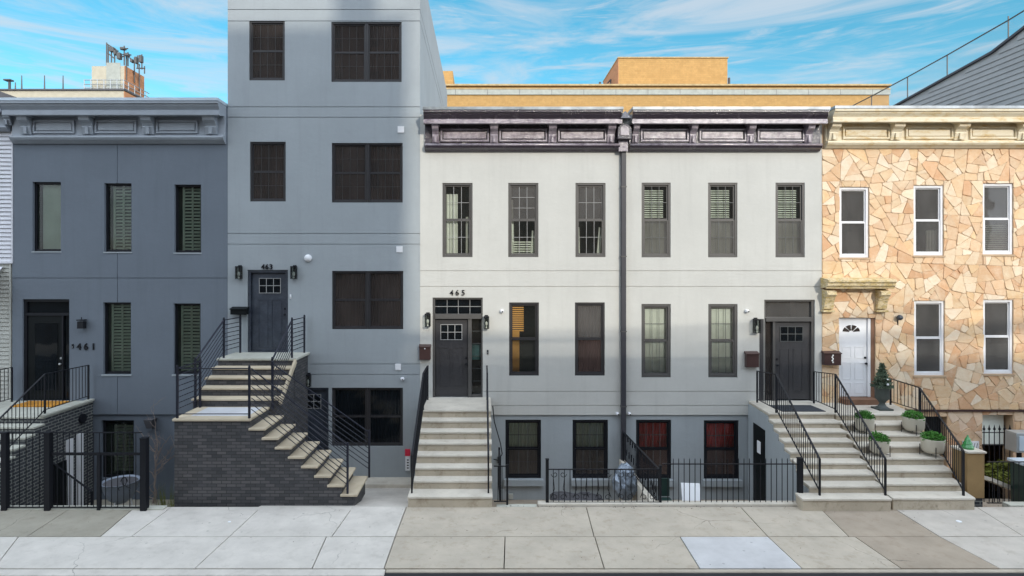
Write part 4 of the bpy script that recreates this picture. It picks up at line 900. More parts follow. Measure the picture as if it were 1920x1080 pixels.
q = thing('wall_dome_light', 'round white dome light above and right of the number 463 door', 'wall light', (X(578), 0, Z(484))); MB().ball((X(578), -.03, Z(484)), .095, 16, (1, .8, 1)).build('dome', M_white, q, smooth=True); MB().rod((X(578), -.001, Z(484)), (X(578), -.02, Z(484)), .1, 16).build('base', M_white, q)
for lab, a in (('white square plate beside the third floor windows of 463', (745.6, 757.8, 237, 249)), ('white square plate above the second floor windows of 463', (743, 755, 461.7, 473.3)), ('white square plate in the band above the basement window of 463', (741, 752, 682, 694))):
    p = op(a); tag(MB().box(p[0], p[1], -.02, -.001, p[2], p[3]).build('wall_plate', M_white, bevel=.004), lab, 'wall plate', 'white square wall plates')
MG = 'dark mailboxes by the doors'
def mailbox(lab, a, m_=M_mailb, d=.13):
    p = (X(a[0], -d), X(a[1], -d), Z(a[3], -d), Z(a[2], -d)); q = thing('mailbox', lab, 'mailbox', ((p[0] + p[1]) / 2, 0, p[2]), MG)
    MB().box(p[0], p[1], -d, -.001, p[2], p[3] - .04).build('mail_body', m_, q, bevel=.008); MB().prismX([(-.001, p[3] + .02), (-d - .02, p[3] - .03), (-d - .02, p[3] - .05), (-.001, p[3] - .038)], p[0] - .01, p[1] + .01).build('lid', m_, q); return q, p
mailbox('wide black mailbox left of the number 463 door', (431.5, 462, 577, 590), M_doorK, .16)
q, p = mailbox('brown mailbox with white button left of the number 465 door', (786, 807, 648, 675)); MB().ball(((p[0] + p[1]) / 2, -.135, p[3] - .08), .018, 8).build('button', M_white, q)
mailbox('brown mailbox left of the charcoal door on the right stoop', (1400, 1423.6, 661, 689))
q, p = mailbox('brown mailbox with pale cast ornament beside the white door', (1546, 1577.5, 660, 685)); mb = MB()
for i in range(5): mb.ball(((p[0] + p[1]) / 2 - .01 + .01 * (-1) ** i, -.135, p[3] - .09 - i * .045), .024, 8, (1, .6, 1))
mb.build('ornament', M_bulb, q)
for lab, px, py, m_ in (('tiny white doorbell right of the number 463 door', 545, 556, M_white), ('small black doorbell right of the number 465 door', 914.5, 660, M_black), ('small black doorbell left of the digits 461', 137, 649, M_black)):
    q = thing('doorbell', lab, 'doorbell', (X(px), 0, Z(py)), 'doorbells beside the doors'); MB().box(X(px) - .02, X(px) + .02, -.025, -.001, Z(py) - .055, Z(py) + .055).build('bell_body', m_, q, bevel=.004); MB().rod((X(px), -.025, Z(py) - .02), (X(px), -.03, Z(py) - .02), .012, 10).build('button', M_steel, q)
def number(lab, s, xs_, ybase, size, m_=M_black):
    q = thing('house_number', lab, 'number', (X(xs_[0]), 0, Z(ybase)), 'house numbers on the walls')
    for c_, x_ in zip(s, xs_): text(c_, X(x_), -.015, Z(ybase), size, m_, q)
number('black digits 461 on the slate blue wall right of the door', '461', (144.5, 157.5, 171.5), 655.5, .24)
number('black digits 463 directly above the door frame', '463', (490.2, 497.6, 505.2), 504.8, .19)
number('widely spaced dark digits 465 above the transom', '465', (843.3, 853.8, 865), 553.6, .20)
# downpipe
dp = thing('downpipe', 'dark square downpipe between the two off white houses', 'downpipe', (X(1168), 0, 0))
MB().box(X(1163.5), X(1172.5), -.10, -.003, AZ, Z(286)).build('pipe', plain('dark_downpipe', (.045, .045, .055), .45, .4), dp, bevel=.01)
mb = MB()
for y_ in (350, 480, 620, 760, 860): mb.box(X(1162.5), X(1173.5), -.104, -.002, Z(y_ + 2), Z(y_))
mb.build('strap', M_frameG, dp)
# utility tag and hose
q = thing('utility_sign', 'red topped white utility marker on the wall beside the 465 stoop', 'sign', (X(765), -.1, Z(880)))
MB().box(X(760.5), X(769), -.06, -.04, Z(881), Z(854)).build('sign_plate', M_white, q); MB().box(X(760), X(769.5), -.065, -.035, Z(853.6), Z(841)).build('sign_head', M_redtag, q)
for i in range(4): MB().box(X(763.5), X(767), -.064, -.0605, Z(862 + i * 5.0), Z(860 + i * 5.0)).build('mark', M_black, q)
mb = MB(); pts = [Vector((.22, -.25, 1.3)), Vector((.26, -.3, .9)), Vector((.42, -.35, .35)), Vector((.46, -.4, .1)), Vector((.36, -.45, -.05)), Vector((.24, -.5, 0))]
for i in range(len(pts) - 1): mb.rod(pts[i], pts[i + 1], .014)
tag(mb.build('cable', M_black), 'black cable looping down beside the right edge of the 465 stoop', 'cable')
q = thing('outlet_box', 'small pale outlet box low on the wall under the left basement window of 465', 'outlet', (X(958), 0, Z(932))); MB().box(X(954), X(962), -.03, .039, Z(935), Z(926)).build('box_body', M_siding2, q, bevel=.004)
q = thing('intercom', 'small black intercom on the wall right of the 465 stoop cable', 'intercom', (X(935), 0, Z(862))); MB().box(X(933), X(937.5), -.03, .039, Z(868), Z(857)).build('intercom_body', M_black, q, bevel=.004)

# ================================================================ PLANTERS, URN, PILLAR
def leaves(cx, cy, cz, rx, rz, n, ls, hemi=True, cone=False, seed=1):
    rnd = random.Random(seed); mb = MB()
    for _ in range(n):
        if cone:
            f = rnd.random() ** 1.4; rr_ = rx * (1 - f * .93) * (.55 + .5 * rnd.random()) * (1 + .2 * math.sin(f * 38)); a = rnd.random() * 6.283; p = Vector((cx + rr_ * math.cos(a), cy + rr_ * math.sin(a), cz + f * rz))
        else:
            a = rnd.random() * 6.283; ph = math.acos(rnd.random()) if hemi else math.acos(2 * rnd.random() - 1); k = (.65 + .4 * rnd.random()); p = Vector((cx + rx * k * math.sin(ph) * math.cos(a), cy + rx * k * math.sin(ph) * math.sin(a), cz + rz * k * math.cos(ph)))
        d1 = Vector((rnd.gauss(0, 1), rnd.gauss(0, 1), rnd.gauss(0, .6) + .3)).normalized(); d2 = d1.cross(Vector((rnd.gauss(0, 1), rnd.gauss(0, 1), rnd.gauss(0, 1)))).normalized(); l_ = ls * (.6 + .8 * rnd.random())
        mb.q(p, p + d1 * l_ * .5 + d2 * l_ * .25, p + d1 * l_, p + d1 * l_ * .5 - d2 * l_ * .25)
    return mb
def planter(lab, pxc, ytop, k, seed, rpx):
    """pot standing in a four legged black stand on stoop step k"""
    Y = -1.24 - .34 * (k - .5); zs = 1.33 - .155 * k
    s = F / (D + Y); r = rpx / s; xc_ = X(pxc, Y); zt_ = Z(ytop, Y); zb4 = zs + .07; q = thing('planter', lab, 'planter', (xc_, Y, zs), 'cream planters on the stoop steps')
    MB().lathe(xc_, Y, [(r * .70, zb4), (r * .86, zb4 + .02), (r * .97, zb4 + .08), (r, zt_ - .02), (r, zt_), (r * .92, zt_), (r * .90, zt_ - .05)], 32).build('pot', M_pot, q, smooth=True)
    MB().lathe(xc_, Y, [(r * .88, zt_ - .05), (.01, zt_ - .03)], 20).build('soil', M_soil, q)
    leaves(xc_, Y, zt_ - .03, r * 1.0, .17, 1100, .042, seed=seed).build('foliage', M_leafG, q)
    for a_ in range(4):
        a = math.pi / 4 + a_ * math.pi / 2 + .35; c_, s__ = math.cos(a), math.sin(a); MB().rod((xc_ + (r + .015) * c_, Y + (r + .015) * s__, zs), (xc_ + (r + .015) * c_, Y + (r + .015) * s__, zb4 + .17), .008).build('stand_leg', M_black, q)
    c_ = (r + .015) * .94; MB().rod((xc_ - c_ * .7, Y - c_ * .7, zb4 - .01), (xc_ + c_ * .7, Y + c_ * .7, zb4 - .01), .007).rod((xc_ + c_ * .7, Y - c_ * .7, zb4 - .011), (xc_ - c_ * .7, Y + c_ * .7, zb4 - .011), .007).build('stand_ring', M_black, q)
planter('cream planter behind the railing, upper left of the four on the steps', 1621, 782, 2, 1, 15.5)
planter('cream planter behind the railing, lower left of the four on the steps', 1648, 824, 4, 2, 16)
planter('cream planter at the upper right, beside the right hand railing', 1713, 782, 2, 3, 17.5)
planter('cream planter at the lower right, nearest the tan pillar', 1749, 822, 4, 4, 18.5)
yu = -.75; s = F / (D + yu); xc_ = X(1654, yu); zz_ = 1.33
q = thing('urn', 'dark footed urn holding a small conifer beside the white door', 'urn', (xc_, yu, zz_))
MB().lathe(xc_, yu, [(.15, zz_), (.15, zz_ + .05), (.09, zz_ + .09), (.06, zz_ + .16), (.10, zz_ + .22), (.16, zz_ + .28), (.155, zz_ + .48), (.19, zz_ + .58), (.20, zz_ + .60), (.17, zz_ + .60), (.16, zz_ + .55)], 28).build('urn_body', M_urn, q, smooth=True)
MB().box(xc_ - .17, xc_ + .17, yu - .17, yu + .17, zz_ + .001, zz_ + .04).build('plinth', M_urn, q)
q2 = thing('potted_conifer', 'small conifer shrub growing in the dark urn by the white door', 'shrub', (xc_, yu, zz_ + .55))
MB().rod((xc_, yu, zz_ + .55), (xc_, yu, zz_ + 1.1), .015, 6, .004).build('trunk', M_bark, q2); leaves(xc_, yu, zz_ + .56, .21,   .58, 3400, .045, cone=True, seed=9).build('crown', M_conif, q2)
MB().ball((xc_ + .0, yu - .20, zz_ + .66), .03, 8).build('bauble', M_white, q2); MB().ball((xc_ + .02, yu - .17, zz_ + .78), .02, 8).build('bauble', M_white, q2)
# tan pillar
Yp = -3.2; q = thing('gate_pillar', 'tan painted square pillar with white cap at the foot of the flagstone house stoop', 'pillar', (X(1831, Yp), Yp, 0))
MB().box(X(1813.5, Yp), X(1846, Yp), Yp, Yp + .38, .07, Z(850, Yp)).build('shaft', M_pillar, q, bevel=.006); MB().box(X(1811.5, Yp), X(1848, Yp), Yp - .03, Yp + .41, Z(849.8, Yp), Z(846, Yp) + .0).build('cap', M_tread, q, bevel=.006); MB().box(X(1815, Yp), X(1844, Yp), Yp + .02, Yp + .36, -.2, .069).build('footing', M_brickL, q)
xt, zt5 = X(1813, Yp + .2), Z(846, Yp)
tr_ = thing('tree_ornament', 'glossy green conical tree ornament standing on the white pillar cap', 'ornament', (xt, Yp + .18, zt5))
MB().lathe(xt, Yp + .18, [(.105, zt5 + .002), (.11, zt5 + .04), (.075, zt5 + .10), (.085, zt5 + .11), (.05, zt5 + .18), (.058, zt5 + .185), (.015, zt5 + .26)], 12).build('cone', M_greenP, tr_); MB().ball((xt, Yp + .18, zt5 + .27), .018, 8).build('tip', M_greenP, tr_)
q = thing('wall_plaque', 'small pale wall plaque with dark strokes above the tan pillar', 'plaque', (X(1820), .04, Z(834))); MB().box(X(1804), X(1834), -.03, .0, Z(842), Z(827)).build('plate', M_white, q)
for i in range(5): MB().bar((X(1809 + i * 5), -.033, Z(839)), (X(1811 + i * 5), -.033, Z(830)), .012, .004).build('mark', M_frameG, q)
# objects at right edge
q = thing('meter_box', 'grey metal meter box standing at the right edge of the frame', 'box', (X(1925, -1.5), -1.5, 0)); MB().box(X(1906, -1.6), X(1960, -1.6), -1.6, -1.3, Z(849, -1.6), Z(812, -1.6)).build('box_body', M_steel, q, bevel=.01); MB().box(X(1912, -1.62), X(1950, -1.62), -1.62, -1.601, Z(845, -1.6), Z(818, -1.6)).build('cover', M_cap461, q); MB().box(X(1910, -1.5), X(1916, -1.5), -1.5, -1.44, AZ, Z(849, -1.5)).build('leg', M_black, q)
q = thing('wheelie_bin', 'dark bin with pale lid cut off by the right edge of the frame', 'bin', (X(1955, -2.6), -2.6, 0)); MB().hexa([(X(1938, -2.8), -2.8, AZ), (X(1985, -2.8), -2.8, AZ), (X(1985, -2.8), -2.3, AZ), (X(1938, -2.8), -2.3, AZ)], [(X(1938, -2.8), -2.85, Z(880, -2.8)), (X(1990, -2.8), -2.85, Z(880, -2.8)), (X(1990, -2.8), -2.25, Z(880, -2.8)), (X(1938, -2.8), -2.25, Z(880, -2.8))]).build('bin_body', M_grn, q); MB().box(X(1934, -2.8), X(1996, -2.8), -2.9, -2.22, Z(879.5, -2.8), Z(874, -2.8)).build('lid', M_cap461, q, bevel=.01)
mb = MB().bar((X(1848, -2.5), -2.5, Z(896, -2.5)), (X(1902, -2.0), -2.0, Z(918, -2.0)), .22, .08); tag(mb.build('stair_kerb', M_tread), 'pale sloping stair kerb behind the fence beside the tan pillar', 'kerb')
q = leaves(X(1882, -1.4), -1.4, Z(898, -1.4), .35, .4, 500, .12, seed=14).build('yard_plant', M_grass); tag(q, 'bright green plant behind the fence near the right edge', 'plant')

# ================================================================ FRONT YARD THINGS
def crumple(cx, cy, cz, sx, sy, sz, n, seed, m_, name, lab, cat, grp=None):
    rnd = random.Random(seed); mb = MB(); mb.ball((cx, cy, cz), 1, n, (sx, sy, sz)); mb.v = [(a + rnd.uniform(-1, 1) * sx * .16, b + rnd.uniform(-1, 1) * sy * .16, c + rnd.uniform(-1, 1) * sz * .13) for a, b, c in mb.v]
    return tag(mb.build(name, m_), lab, cat, grp)
crumple(X(1172, -1.6), -1.6, Z(905, -1.6), .28, .25, .42, 18, 3, M_foil, 'plastic_bundle', 'crumpled shiny plastic wrapped bundle under the downpipe', 'bundle')
crumple(X(1060, -.9), -.9, Z(935, -.9), .4, .3, .14, 14, 5, M_roofg, 'refuse_bag', 'dark flat bag below the right hand 465 basement window', 'bag', 'dark bags in the yard')
crumple(X(1100, -.9), -.9, Z(936, -.9), .4, .3, .13, 14, 8, M_roofg, 'refuse_bag', 'dark flat bag left of the shiny plastic bundle', 'bag', 'dark bags in the yard')
o = MB().hexa([(X(1281, -2.2), -2.2, Z(955, -2.2)), (X(1315, -2.2), -2.2, Z(955, -2.2)), (X(1315, -2.2), -2.17, Z(955, -2.2)), (X(1281, -2.2), -2.17, Z(955, -2.2))], [(X(1277, -1.9), -1.9, Z(906, -1.9)), (X(1312, -1.9), -1.9, Z(907, -1.9)), (X(1312, -1.9), -1.87, Z(907, -1.9)), (X(1277, -1.9), -1.87, Z(906, -1.9))]).build('board', M_white); tag(o, 'white board leaning behind the picket fence', 'board')
q = thing('folding_chair', 'small dark green chair behind the fence corner under the divider railing', 'chair', (X(1248, -2.3), -2.3, AZ)); xq, zq = X(1248, -2.3), Z(938, -2.3)
MB().box(xq - .12, xq + .12, -2.5, -2.2, zq, zq + .03).build('seat', M_grn, q); MB().box(xq - .12, xq + .12, -2.2, -2.17, zq + .05, zq + .45).build('backrest', M_grn, q)
for sx in (-.1, .1):
    for yy in (-2.48, -2.2): MB().rod((xq + sx, yy, AZ), (xq + sx, yy, zq), .014).build('leg', M_grn, q)
# 461 yard: pale tub, vine, shrub
q = thing('tub', 'pale grey rounded tub behind the gate under the basement window of 461', 'tub', (X(226, -1.6), -1.6, AZ)); xq, zt6, zb6 = X(226, -1.6), Z(901, -1.6), Z(942, -1.6)
MB().lathe(xq, -1.6, [(.34, zt6 - .05), (.36, zt6 - .03)], 20).build('tub_contents', M_roofg, q)
MB().lathe(xq, -1.6, [(.12, zb6), (.26, zb6 + .12), (.35, zb6 + .32), (.39, zt6 - .02), (.41, zt6), (.385, zt6 - .004), (.37, zt6 - .04)], 22).build('tub_body', plain('dull_grey_tub', (.25, .29, .36), .5, .3), q, smooth=True)
for k in range(3): a = k * 2.1 + .5; MB().rod((xq + .2 * math.cos(a), -1.6 + .2 * math.sin(a), zb6 + .1), (xq + .3 * math.cos(a), -1.6 + .3 * math.sin(a), AZ), .015).build('leg', M_white, q)
rnd = random.Random(4); vn = thing('climbing_vine', 'bare leafless vine climbing the slate blue wall right of the basement window', 'vine', (X(300, -.2), -.2, AZ)); mb = MB()
def branch(p, d, L_, r, dep):
    q_ = p.copy(); k = max(3, int(L_ / .09))
    for i in range(k):
        d2 = (d + Vector((rnd.uniform(-.45, .45), rnd.uniform(-.05, .05), rnd.uniform(-.15, .25)))).normalized(); n_ = q_ + d2 * (L_ / k)
        n_.y = min(-.03, max(-.35, n_.y)); mb.rod(q_, n_, r * (1 - .5 * i / k), 5); q_ = n_
        if dep and rnd.random() < .42: branch(q_, Vector((rnd.uniform(-.9, .9), 0, rnd.uniform(.1, .9))).normalized(), L_ * rnd.uniform(.3, .5), r * .5, dep - 1)
branch(Vector((X(292, -.2), -.2, AZ)), Vector((.05, 0, 1)), 1.9, .026, 3); branch(Vector((X(287, -.2), -.2, AZ)), Vector((.25, 0, 1)), 1.5, .02, 3); branch(Vector((X(300, -.2), -.2, .3)), Vector((-.3, 0, 1)), 1.0, .010, 2)
mb.build('stems', M_bark, vn)
q = thing('grass_clump', 'yellow green spiky clump in the gap beside the charcoal brick stoop', 'plant', (X(315, -1), -2.6, AZ)); mb = MB()
for _ in range(150):
    a = rnd.random() * 6.28; l_ = rnd.uniform(.5, 1.25); b0 = Vector((X(314, -2.6) + rnd.uniform(-.08, .08), -2.6 + rnd.uniform(-.2, .2), AZ + .3)); t0 = b0 + Vector((math.cos(a) * .2, math.sin(a) * .2, l_)); mb.q(b0 - Vector((.008, 0, 0)), b0 + Vector((.008, 0, 0)), t0)
mb.build('blades', M_grass, q)
q = thing('wall_basket', 'small dark basket fixed high on the wall above the bare vine', 'basket', (X(285, -.1), -.1, Z(795))); MB().hexa([(X(280), -.14, Z(801)), (X(290), -.14, Z(801)), (X(290), .049, Z(801)), (X(280), .049, Z(801))], [(X(277), -.2, Z(784)), (X(293), -.2, Z(784)), (X(293), .049, Z(784)), (X(277), .049, Z(784))]).build('basket_body', M_roofg, q)
# sidewalk scraps
for lab, px, py, r in (('white round paper scrap on the pavement at the right', 1798, 978, .05), ('small pale scrap on the new pavement at the left', 430, 979, .03)):
    a_, b_ = GP(px, py); tag(MB().lathe(a_, b_, [(r, .003), (r * .9, .012), (r * .3, .015)], 12).build('paper_scrap', M_white), lab, 'litter', 'litter on the pavement')
rnd = random.Random(11); mb = MB()
for _ in range(160):
    a_, b_ = rnd.uniform(.3, 13), -3.42 - abs(rnd.gauss(0, .06)); s_ = rnd.uniform(.008, .03); mb.q((a_, b_, .006), (a_ + s_, b_ + s_ * .4, .01), (a_ + s_ * .3, b_ + s_, .014))
for _ in range(120):
    a_, b_ = rnd.uniform(-11, 13), rnd.uniform(-5.9, -3.6); s_ = rnd.uniform(.006, .02); mb.q((a_, b_, .005), (a_ + s_, b_ + s_ * .4, .008), (a_ + s_ * .3, b_ + s_, .01))
o = mb.build('leaf_litter', M_soil); o['kind'] = 'stuff'; o['label'] = 'tiny dry leaf bits scattered on the pavement'; o['category'] = 'leaf litter'

# ================================================================ BACKGROUND BUILDINGS
YO = 40.
q = thing('apartment_building', 'long flat roofed ochre brick building behind the row houses with a pale stone band', 'building', (20, YO, 0))
zt = Z(162, YO); MB().box(-12, X(1667, YO), YO, YO + 18, 0, zt).build('wall', M_orange, q)
MB().box(-12.05, X(1668, YO), YO - .12, YO - .002, Z(178, YO), Z(168.5, YO)).build('stone_band', M_trim, q); MB().box(-12.1, X(1668.5, YO), YO - .25, YO + .5, zt, zt + .16).build('coping', M_tan, q); MB().box(-12.1, X(1668.5, YO), YO - .14, YO - .003, Z(168.2, YO), Z(166, YO)).build('lip', M_tan, q)
for i in range(16): MB().box(-9 + i * 3.1, -8.96 + i * 3.1, YO - .125, YO - .121, Z(178, YO), Z(168.5, YO)).build('band_joint', M_frameG, q)
YP = 45.; x0p, x1p = X(1160, YP), X(1364, YP); MB().box(x0p, x1p, YP, YP + 7.5, zt - 2, Z(109, YP)).build('penthouse', M_orange, q); MB().box(x0p - .06, x0p - .003, YP + .0, YP + 7.5, zt - 2, Z(109, YP) - .01).build('penthouse_side', M_orangeS, q); MB().box(x0p - .1, x1p + .1, YP - .1, YP + 7.6, Z(109, YP), Z(108, YP) + .05).build('penthouse_coping', M_tan, q)
MB().box(-14, X(849, YP), YP, YP + 4, zt - 2, Z(133, YP)).build('stair_tower', M_orange, q)
MB().rod((X(1367, YP), YP, zt - 1), (X(1367, YP), YP, Z(146, YP)), .12).build('vent_pipe', M_roofg, q); MB().rod((X(1125, YP), YP, zt - 1), (X(1125, YP), YP, Z(154, YP)), .12).build('vent_pipe', M_roofg, q)
an = MB(); xa_ = X(1335, YP + 4); za_ = Z(109, YP); an.rod((xa_, YP + 4, za_ - .1), (xa_, YP + 4, za_ + 1.7), .035); an.rod((xa_ - .3, YP + 4, za_ + .8), (xa_ + .25, YP + 4, za_ + 1.1), .03).rod((xa_, YP + 4, za_ + 1.6), (xa_ + .4, YP + 4, za_ + 1.6), .03); tag(an.build('roof_antenna', M_steel), 'thin rooftop antenna on the ochre penthouse', 'antenna')
mb = MB(); xq = X(1150, YP + 3); 
mb.rod((x0p - .3, YP + 2.4, zt), (x0p - .3, YP + 2.4, zt + 3.2), .08).rod((x0p - .3, YP + 2.4, zt + 3.2), (x0p - .8, YP + 2.4, zt + 2.6), .08); tag(mb.build('vent_stack', M_roofg), 'dark bent vent stack beside the ochre penthouse wall', 'vent')
# left white building with antennas
YL2 = 30.; xl2 = X(232, YL2); zl2 = Z(170, YL2)
q = thing('apartment_building', 'cream rooftop building far left with an ochre tower full of antennas', 'building', (xl2, YL2, 0))
MB().box(-42, xl2, YL2, YL2 + 3.4, 0, zl2).build('wall', M_cream, q); MB().box(xl2 + .003, xl2 + .06, YL2, YL2 + 3.4, 0, zl2 - .05).build('side_wall', M_orangeS, q); MB().box(-42, xl2 + .1, YL2 - .1, YL2 + 3.5, zl2, zl2 + .12).build('coping', M_roofg, q)
YT = YL2 + .6; a0, a1, a2 = X(172, YT), X(233, YT), X(272, YT)
MB().box(a0, a1, YT, YT + 2.6, zl2 + .12, Z(124, YT)).build('tower', M_cream, q); MB().box(a1 + .003, a1 + .05, YT, YT + 2.6, zl2 + .12, Z(123, YT)).build('tower_side', M_orangeS, q)
MB().box(X(200, YT), X(226, YT), YT - .05, YT - .003, zl2 + .3, Z(118, YT)).build('cabinet', M_trim, q)
rl = thing('roof_railing', 'pale rooftop railing round the antenna tower', 'railing', (a0, YL2, zl2)); mb = MB()
for z_ in (Z(150, YL2), Z(158, YL2), Z(165, YL2)): mb.rod((X(158, YL2), YL2, z_), (xl2, YL2, z_), .035).rod((xl2, YL2, z_), (xl2, YL2 + 3.4, z_), .035)
mb.build('rail', M_steel, rl)
for i in range(7): x_ = X(158 + i * 12.3, YL2); MB().rod((x_, YL2, zl2 + .1), (x_, YL2, Z(149, YL2)), .035).build('post', M_steel, rl)
for i in range(4): MB().rod((xl2, YL2 + .6 + i * .8, zl2 + .1), (xl2, YL2 + .6 + i * .8, Z(149, YL2)), .035).build('post', M_steel, rl)
am = thing('antenna_mast', 'cluster of dark cellular antennas and frames on top of the ochre tower', 'antenna', (a1, YT, Z(124, YT))); mb = MB(); rnd = random.Random(21)
for (px_, yt_, yb_) in ((200, 80, 122), (203, 84, 122), (209, 95, 120), (215, 95, 125), (233, 86, 122), (240, 98, 124), (237, 104, 150), (252, 108, 155), (258, 104, 128), (266, 102, 130), (261, 120, 170), (271, 124, 138)):
    yy = YT + (px_ > 234) * (px_ - 234) * .06; mb.rod((X(px_, yy), yy, Z(yb_, yy)), (X(px_, yy), yy, Z(yt_, yy)), .05)
for (p0, q0, p1, q1) in ((200, 82, 222, 96), (200, 98, 215, 110), (226, 93, 240, 91), (230, 102, 246, 103), (240, 106, 262, 122), (205, 88, 222, 102), (225, 108, 236, 104), (256, 128, 272, 128)): mb.rod((X(p0, YT), YT, Z(q0, YT)), (X(p1, YT), YT, Z(q1, YT)), .05)
mb.build('mast_frame', M_frameG, am)
for (a_, b_, c_, d__) in ((208, 216, 90, 98), (216, 220, 96, 104), (228, 236, 90, 94), (255, 259, 108, 120), (263, 268, 105, 118), (222, 228, 100, 112), (238, 243, 101, 106), (247, 251, 112, 118)):
    MB().box(X(a_, YT), X(b_, YT), YT - .25, YT + .1, Z(d__, YT), Z(c_, YT)).build('panel_antenna', M_frameG, am, bevel=.02)
for i, (px_, yt_) in enumerate(((35, 139), (23, 152), (78, 139), (113, 139))):
    x_ = X(px_, YL2); tag(MB().rod((x_, YL2 + .3, zl2), (x_, YL2 + .3, Z(yt_, YL2)), .06, 6, .03).build('roof_pole', M_frameG), ['thin roof pole second from the left on the cream building', 'short roof pole nearest the flat topped lamp', 'thin roof pole third from the left on the cream building', 'thin roof pole nearest the antenna tower'][i], 'pole', 'poles on the cream roof')
x_ = X(12, YL2); o = MB().rod((x_, YL2 + .3, zl2), (x_, YL2 + .3, Z(149, YL2)), .09).box(x_ - .35, x_ + .2, YL2 + .1, YL2 + .5, Z(149.5, YL2), Z(147, YL2)).build('roof_lamp', M_roofg); tag(o, 'flat topped dark roof lamp at the far left skyline', 'lamp')
o = MB().hexa([(X(-30, 9), 9.2, Z(215, 9)), (X(30, 9), 9.2, Z(190, 9)), (X(30, 9), 10, Z(190, 9)), (X(-30, 9), 10, Z(215, 9))], [(X(-30, 9), 9.2, Z(160, 9)), (X(22, 9), 9.2, Z(179, 9)), (X(22, 9), 10, Z(179, 9)), (X(-30, 9), 10, Z(160, 9))]).build('roof_hatch', M_roofg); tag(o, 'dark sloping roof hatch at the left edge above the cornice', 'roof hatch')
# right grey sided building with chain link fence
XG = 15.5; q = thing('sided_building', 'grey clapboard sided building with sloping parapet behind the flagstone house', 'building', (XG, 6, 0))
def topz(y): 
    P = [(-3, 13.2), (1.3, 11.75), (2.3, 11.45), (6.4, 11.02), (12, 10.4)]
    for (a, b), (c, d__) in zip(P, P[1:]):
        if a <= y <= c: return b + (d__ - b) * (y - a) / (c - a)
prof = [(.3, 0), (12, 0), (12, topz(12)), (6.4, topz(6.4)), (2.3, topz(2.3)), (1.3, topz(1.3)), (.3, topz(.3))]
MB().hexa([(XG, y, z) for y, z in prof], [(XG + 8, y, z) for y, z in prof]).build('wall', M_sidG, q)
mb = MB(); z = 8.3
while z < 12.1:
    ys = [y / 10 for y in range(3, 121) if topz(y / 10) > z + .16]
    if ys: mb.hexa([(XG - .03, .31, z), (XG - .03, max(ys), z), (XG - .002, max(ys), z), (XG - .002, .31, z)], [(XG - .008, .31, z + .155), (XG - .008, max(ys), z + .155), (XG - .002, max(ys), z + .155), (XG - .002, .31, z + .155)])
    z += .16
mb.build('siding', M_sidG, q)
mb = MB(); pp = [(y, topz(y)) for y in (.3, 1.3, 2.3, 6.4, 12)]
for (a, b), (c, d__) in zip(pp, pp[1:]): mb.bar((XG - .01, a, b + .03), (XG - .01, c, d__ + .03), .12, .07)
mb.build('coping', M_roofg, q)
fc = thing('chain_link_fence', 'chain link fence with thin posts on the roof edge at the far right', 'fence', (XG + .15, 2, 11)); XF = XG + .15
fp = [(.3, 12.5), (1.96, 12.30), (4.2, 12.12), (6.0, 12.0), (7.95, 11.9), (9.4, 11.85)]
mb = MB()
for (a, b), (c, d__) in zip(fp, fp[1:]): mb.rod((XF, a, b), (XF, c, d__), .022)
mb.build('top_rail', M_frameG, fc)
for (a, b) in fp[1:]: MB().rod((XF, a, topz(a)), (XF, a, b + (.12 if a < 2 else 0)), .02).build('post', M_frameG, fc)
m, t, b, NN, L = newmat('chain_link_mesh')
g_ = NN('ShaderNodeNewGeometry'); sx = NN('ShaderNodeSeparateXYZ'); L(g_.outputs['Position'], sx.inputs[0])
def diag(sgn):
    a = NN('ShaderNodeMath'); a.operation = 'MULTIPLY_ADD'; a.inputs[1].default_value = sgn; L(sx.outputs[1], a.inputs[0]); L(sx.outputs[2], a.inputs[2]); f = NN('ShaderNodeMath'); f.operation = 'PINGPONG'; f.inputs[1].default_value = .04; L(a.outputs[0], f.inputs[0]); c = NN('ShaderNodeMath'); c.operation = 'LESS_THAN'; c.inputs[1].default_value = .003; L(f.outputs[0], c.inputs[0]); return c.outputs[0]
mxx = NN('ShaderNodeMath'); mxx.operation = 'MAXIMUM'; L(diag(1), mxx.inputs[0]); L(diag(-1), mxx.inputs[1]); L(mxx.outputs[0], b.inputs['Alpha']); b.inputs['Base Color'].default_value = (.4, .42, .44, 1)
mb = MB()
for (a, b2), (c, d__) in zip(fp, fp[1:]): mb.q((XF, a, topz(a)), (XF, c, topz(c)), (XF, c, d__), (XF, a, b2))
mb.build('mesh', m, fc)

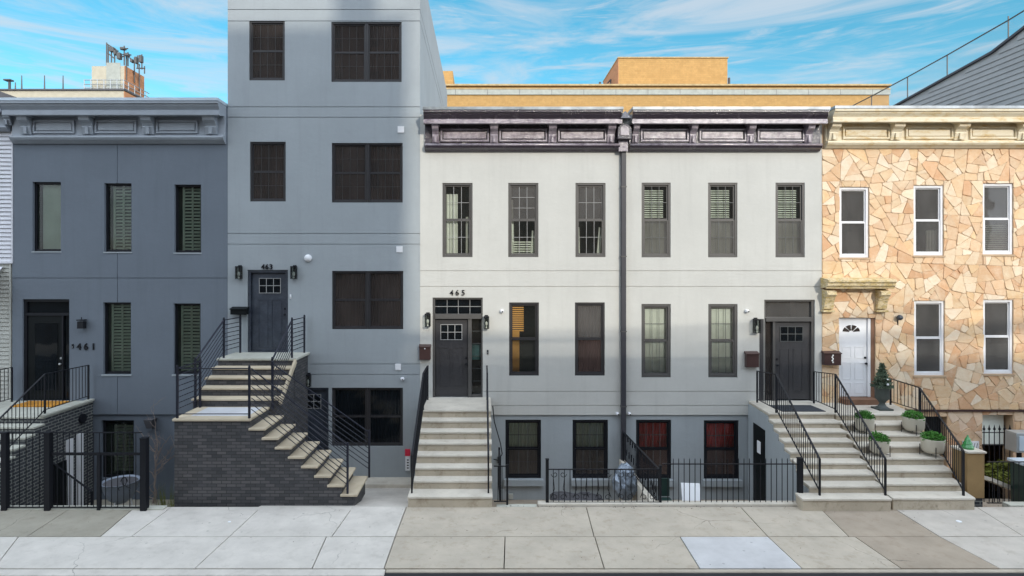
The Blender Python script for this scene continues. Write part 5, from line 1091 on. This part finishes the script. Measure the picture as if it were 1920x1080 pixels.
# ================================================================ ACROSS THE STREET (shade the lower facades)
YX = -23.0
struct(MB().box(-60, 60, YX + .1, -17.5, GZ + .01, 0).build('far_sidewalk', SL['warm']))
t_ = (-YX) / math.cos(R(SUN_AZ)); dx, dz = t_ * math.sin(R(SUN_AZ)), t_ * math.tan(R(SUN_EL))
M_xb = brick('red_brick_opposite', (.30, .15, .10), (.34, .18, .12), (.3, .27, .24), .2, .07, .008)
def opposite(lab, x0, x1, ztop, m_):
    q = thing('apartment_building', lab, 'building', ((x0 + x1) / 2, YX, 0), 'buildings on the opposite side of the street')
    MB().box(x0, x1, YX - 6, YX, GZ, ztop).build('wall', m_, q); mb = MB(); z = 1.2
    n = int((x1 - x0) / 2.6)
    while z + 1.8 < ztop:
        for i in range(n): xx = x0 + (i + .5) * (x1 - x0) / n; mb.box(xx - .5, xx + .5, YX + .002, YX + .03, z, z + 1.6)
        z += 3.1
    mb.build('window_row', M_screenB, q); return q
zhi = Z(50) + dz; zlo = Z(668) + dz; xe1 = X(763) + dx
q = opposite('tall brick block opposite whose shadow covers the slate blue and pale slate houses', -22 , X(640) + dx, zhi, M_xb)
MB().box(X(640) + dx + .003, xe1, YX - 6, YX, GZ, Z(28) + dz).build('wall', M_xb, q)
MB().box(X(693) + dx, X(724) + dx, YX - 2, YX - .5, Z(28) + dz, Z(28) + dz + 2.5).build('chimney', M_xb, q)
opposite('low brick row opposite whose shadow covers the foot of the off white houses', xe1 + .01, 34, zlo, M_xb)
cb = thing('overhead_cable', 'overhead utility cables strung along the opposite kerb', 'cable', (0, -17, 0)); mb = MB()
YC = -16.5; tt = (-YC) / math.cos(R(SUN_AZ)); cdx, cdz = tt * math.sin(R(SUN_AZ)), tt * math.tan(R(SUN_EL))
for (pa, pb, r) in (((700, 590), (1150, 640), .07), ((700, 612), (1500, 650), .08), ((1100, 640), (1700, 628), .07), ((640, 600), (1300, 690), .06)):
    A_ = Vector((X(pa[0]) + cdx - 12, YC, Z(pa[1]) + cdz + .8)); B_ = Vector((X(pb[0]) + cdx + 8, YC, Z(pb[1]) + cdz + .8)); P = [A_.lerp(B_, i / 24) - Vector((0, 0, 1.0 * (1 - (2 * i / 24 - 1) ** 2))) for i in range(25)]
    mb.path(P, r, 5)
mb.build('cable', M_black, cb)
for x_ in (-12, 26): MB().rod((x_, YC, -.1), (x_, YC, 13), .15, 10, .1).build('pole', M_bark, cb)
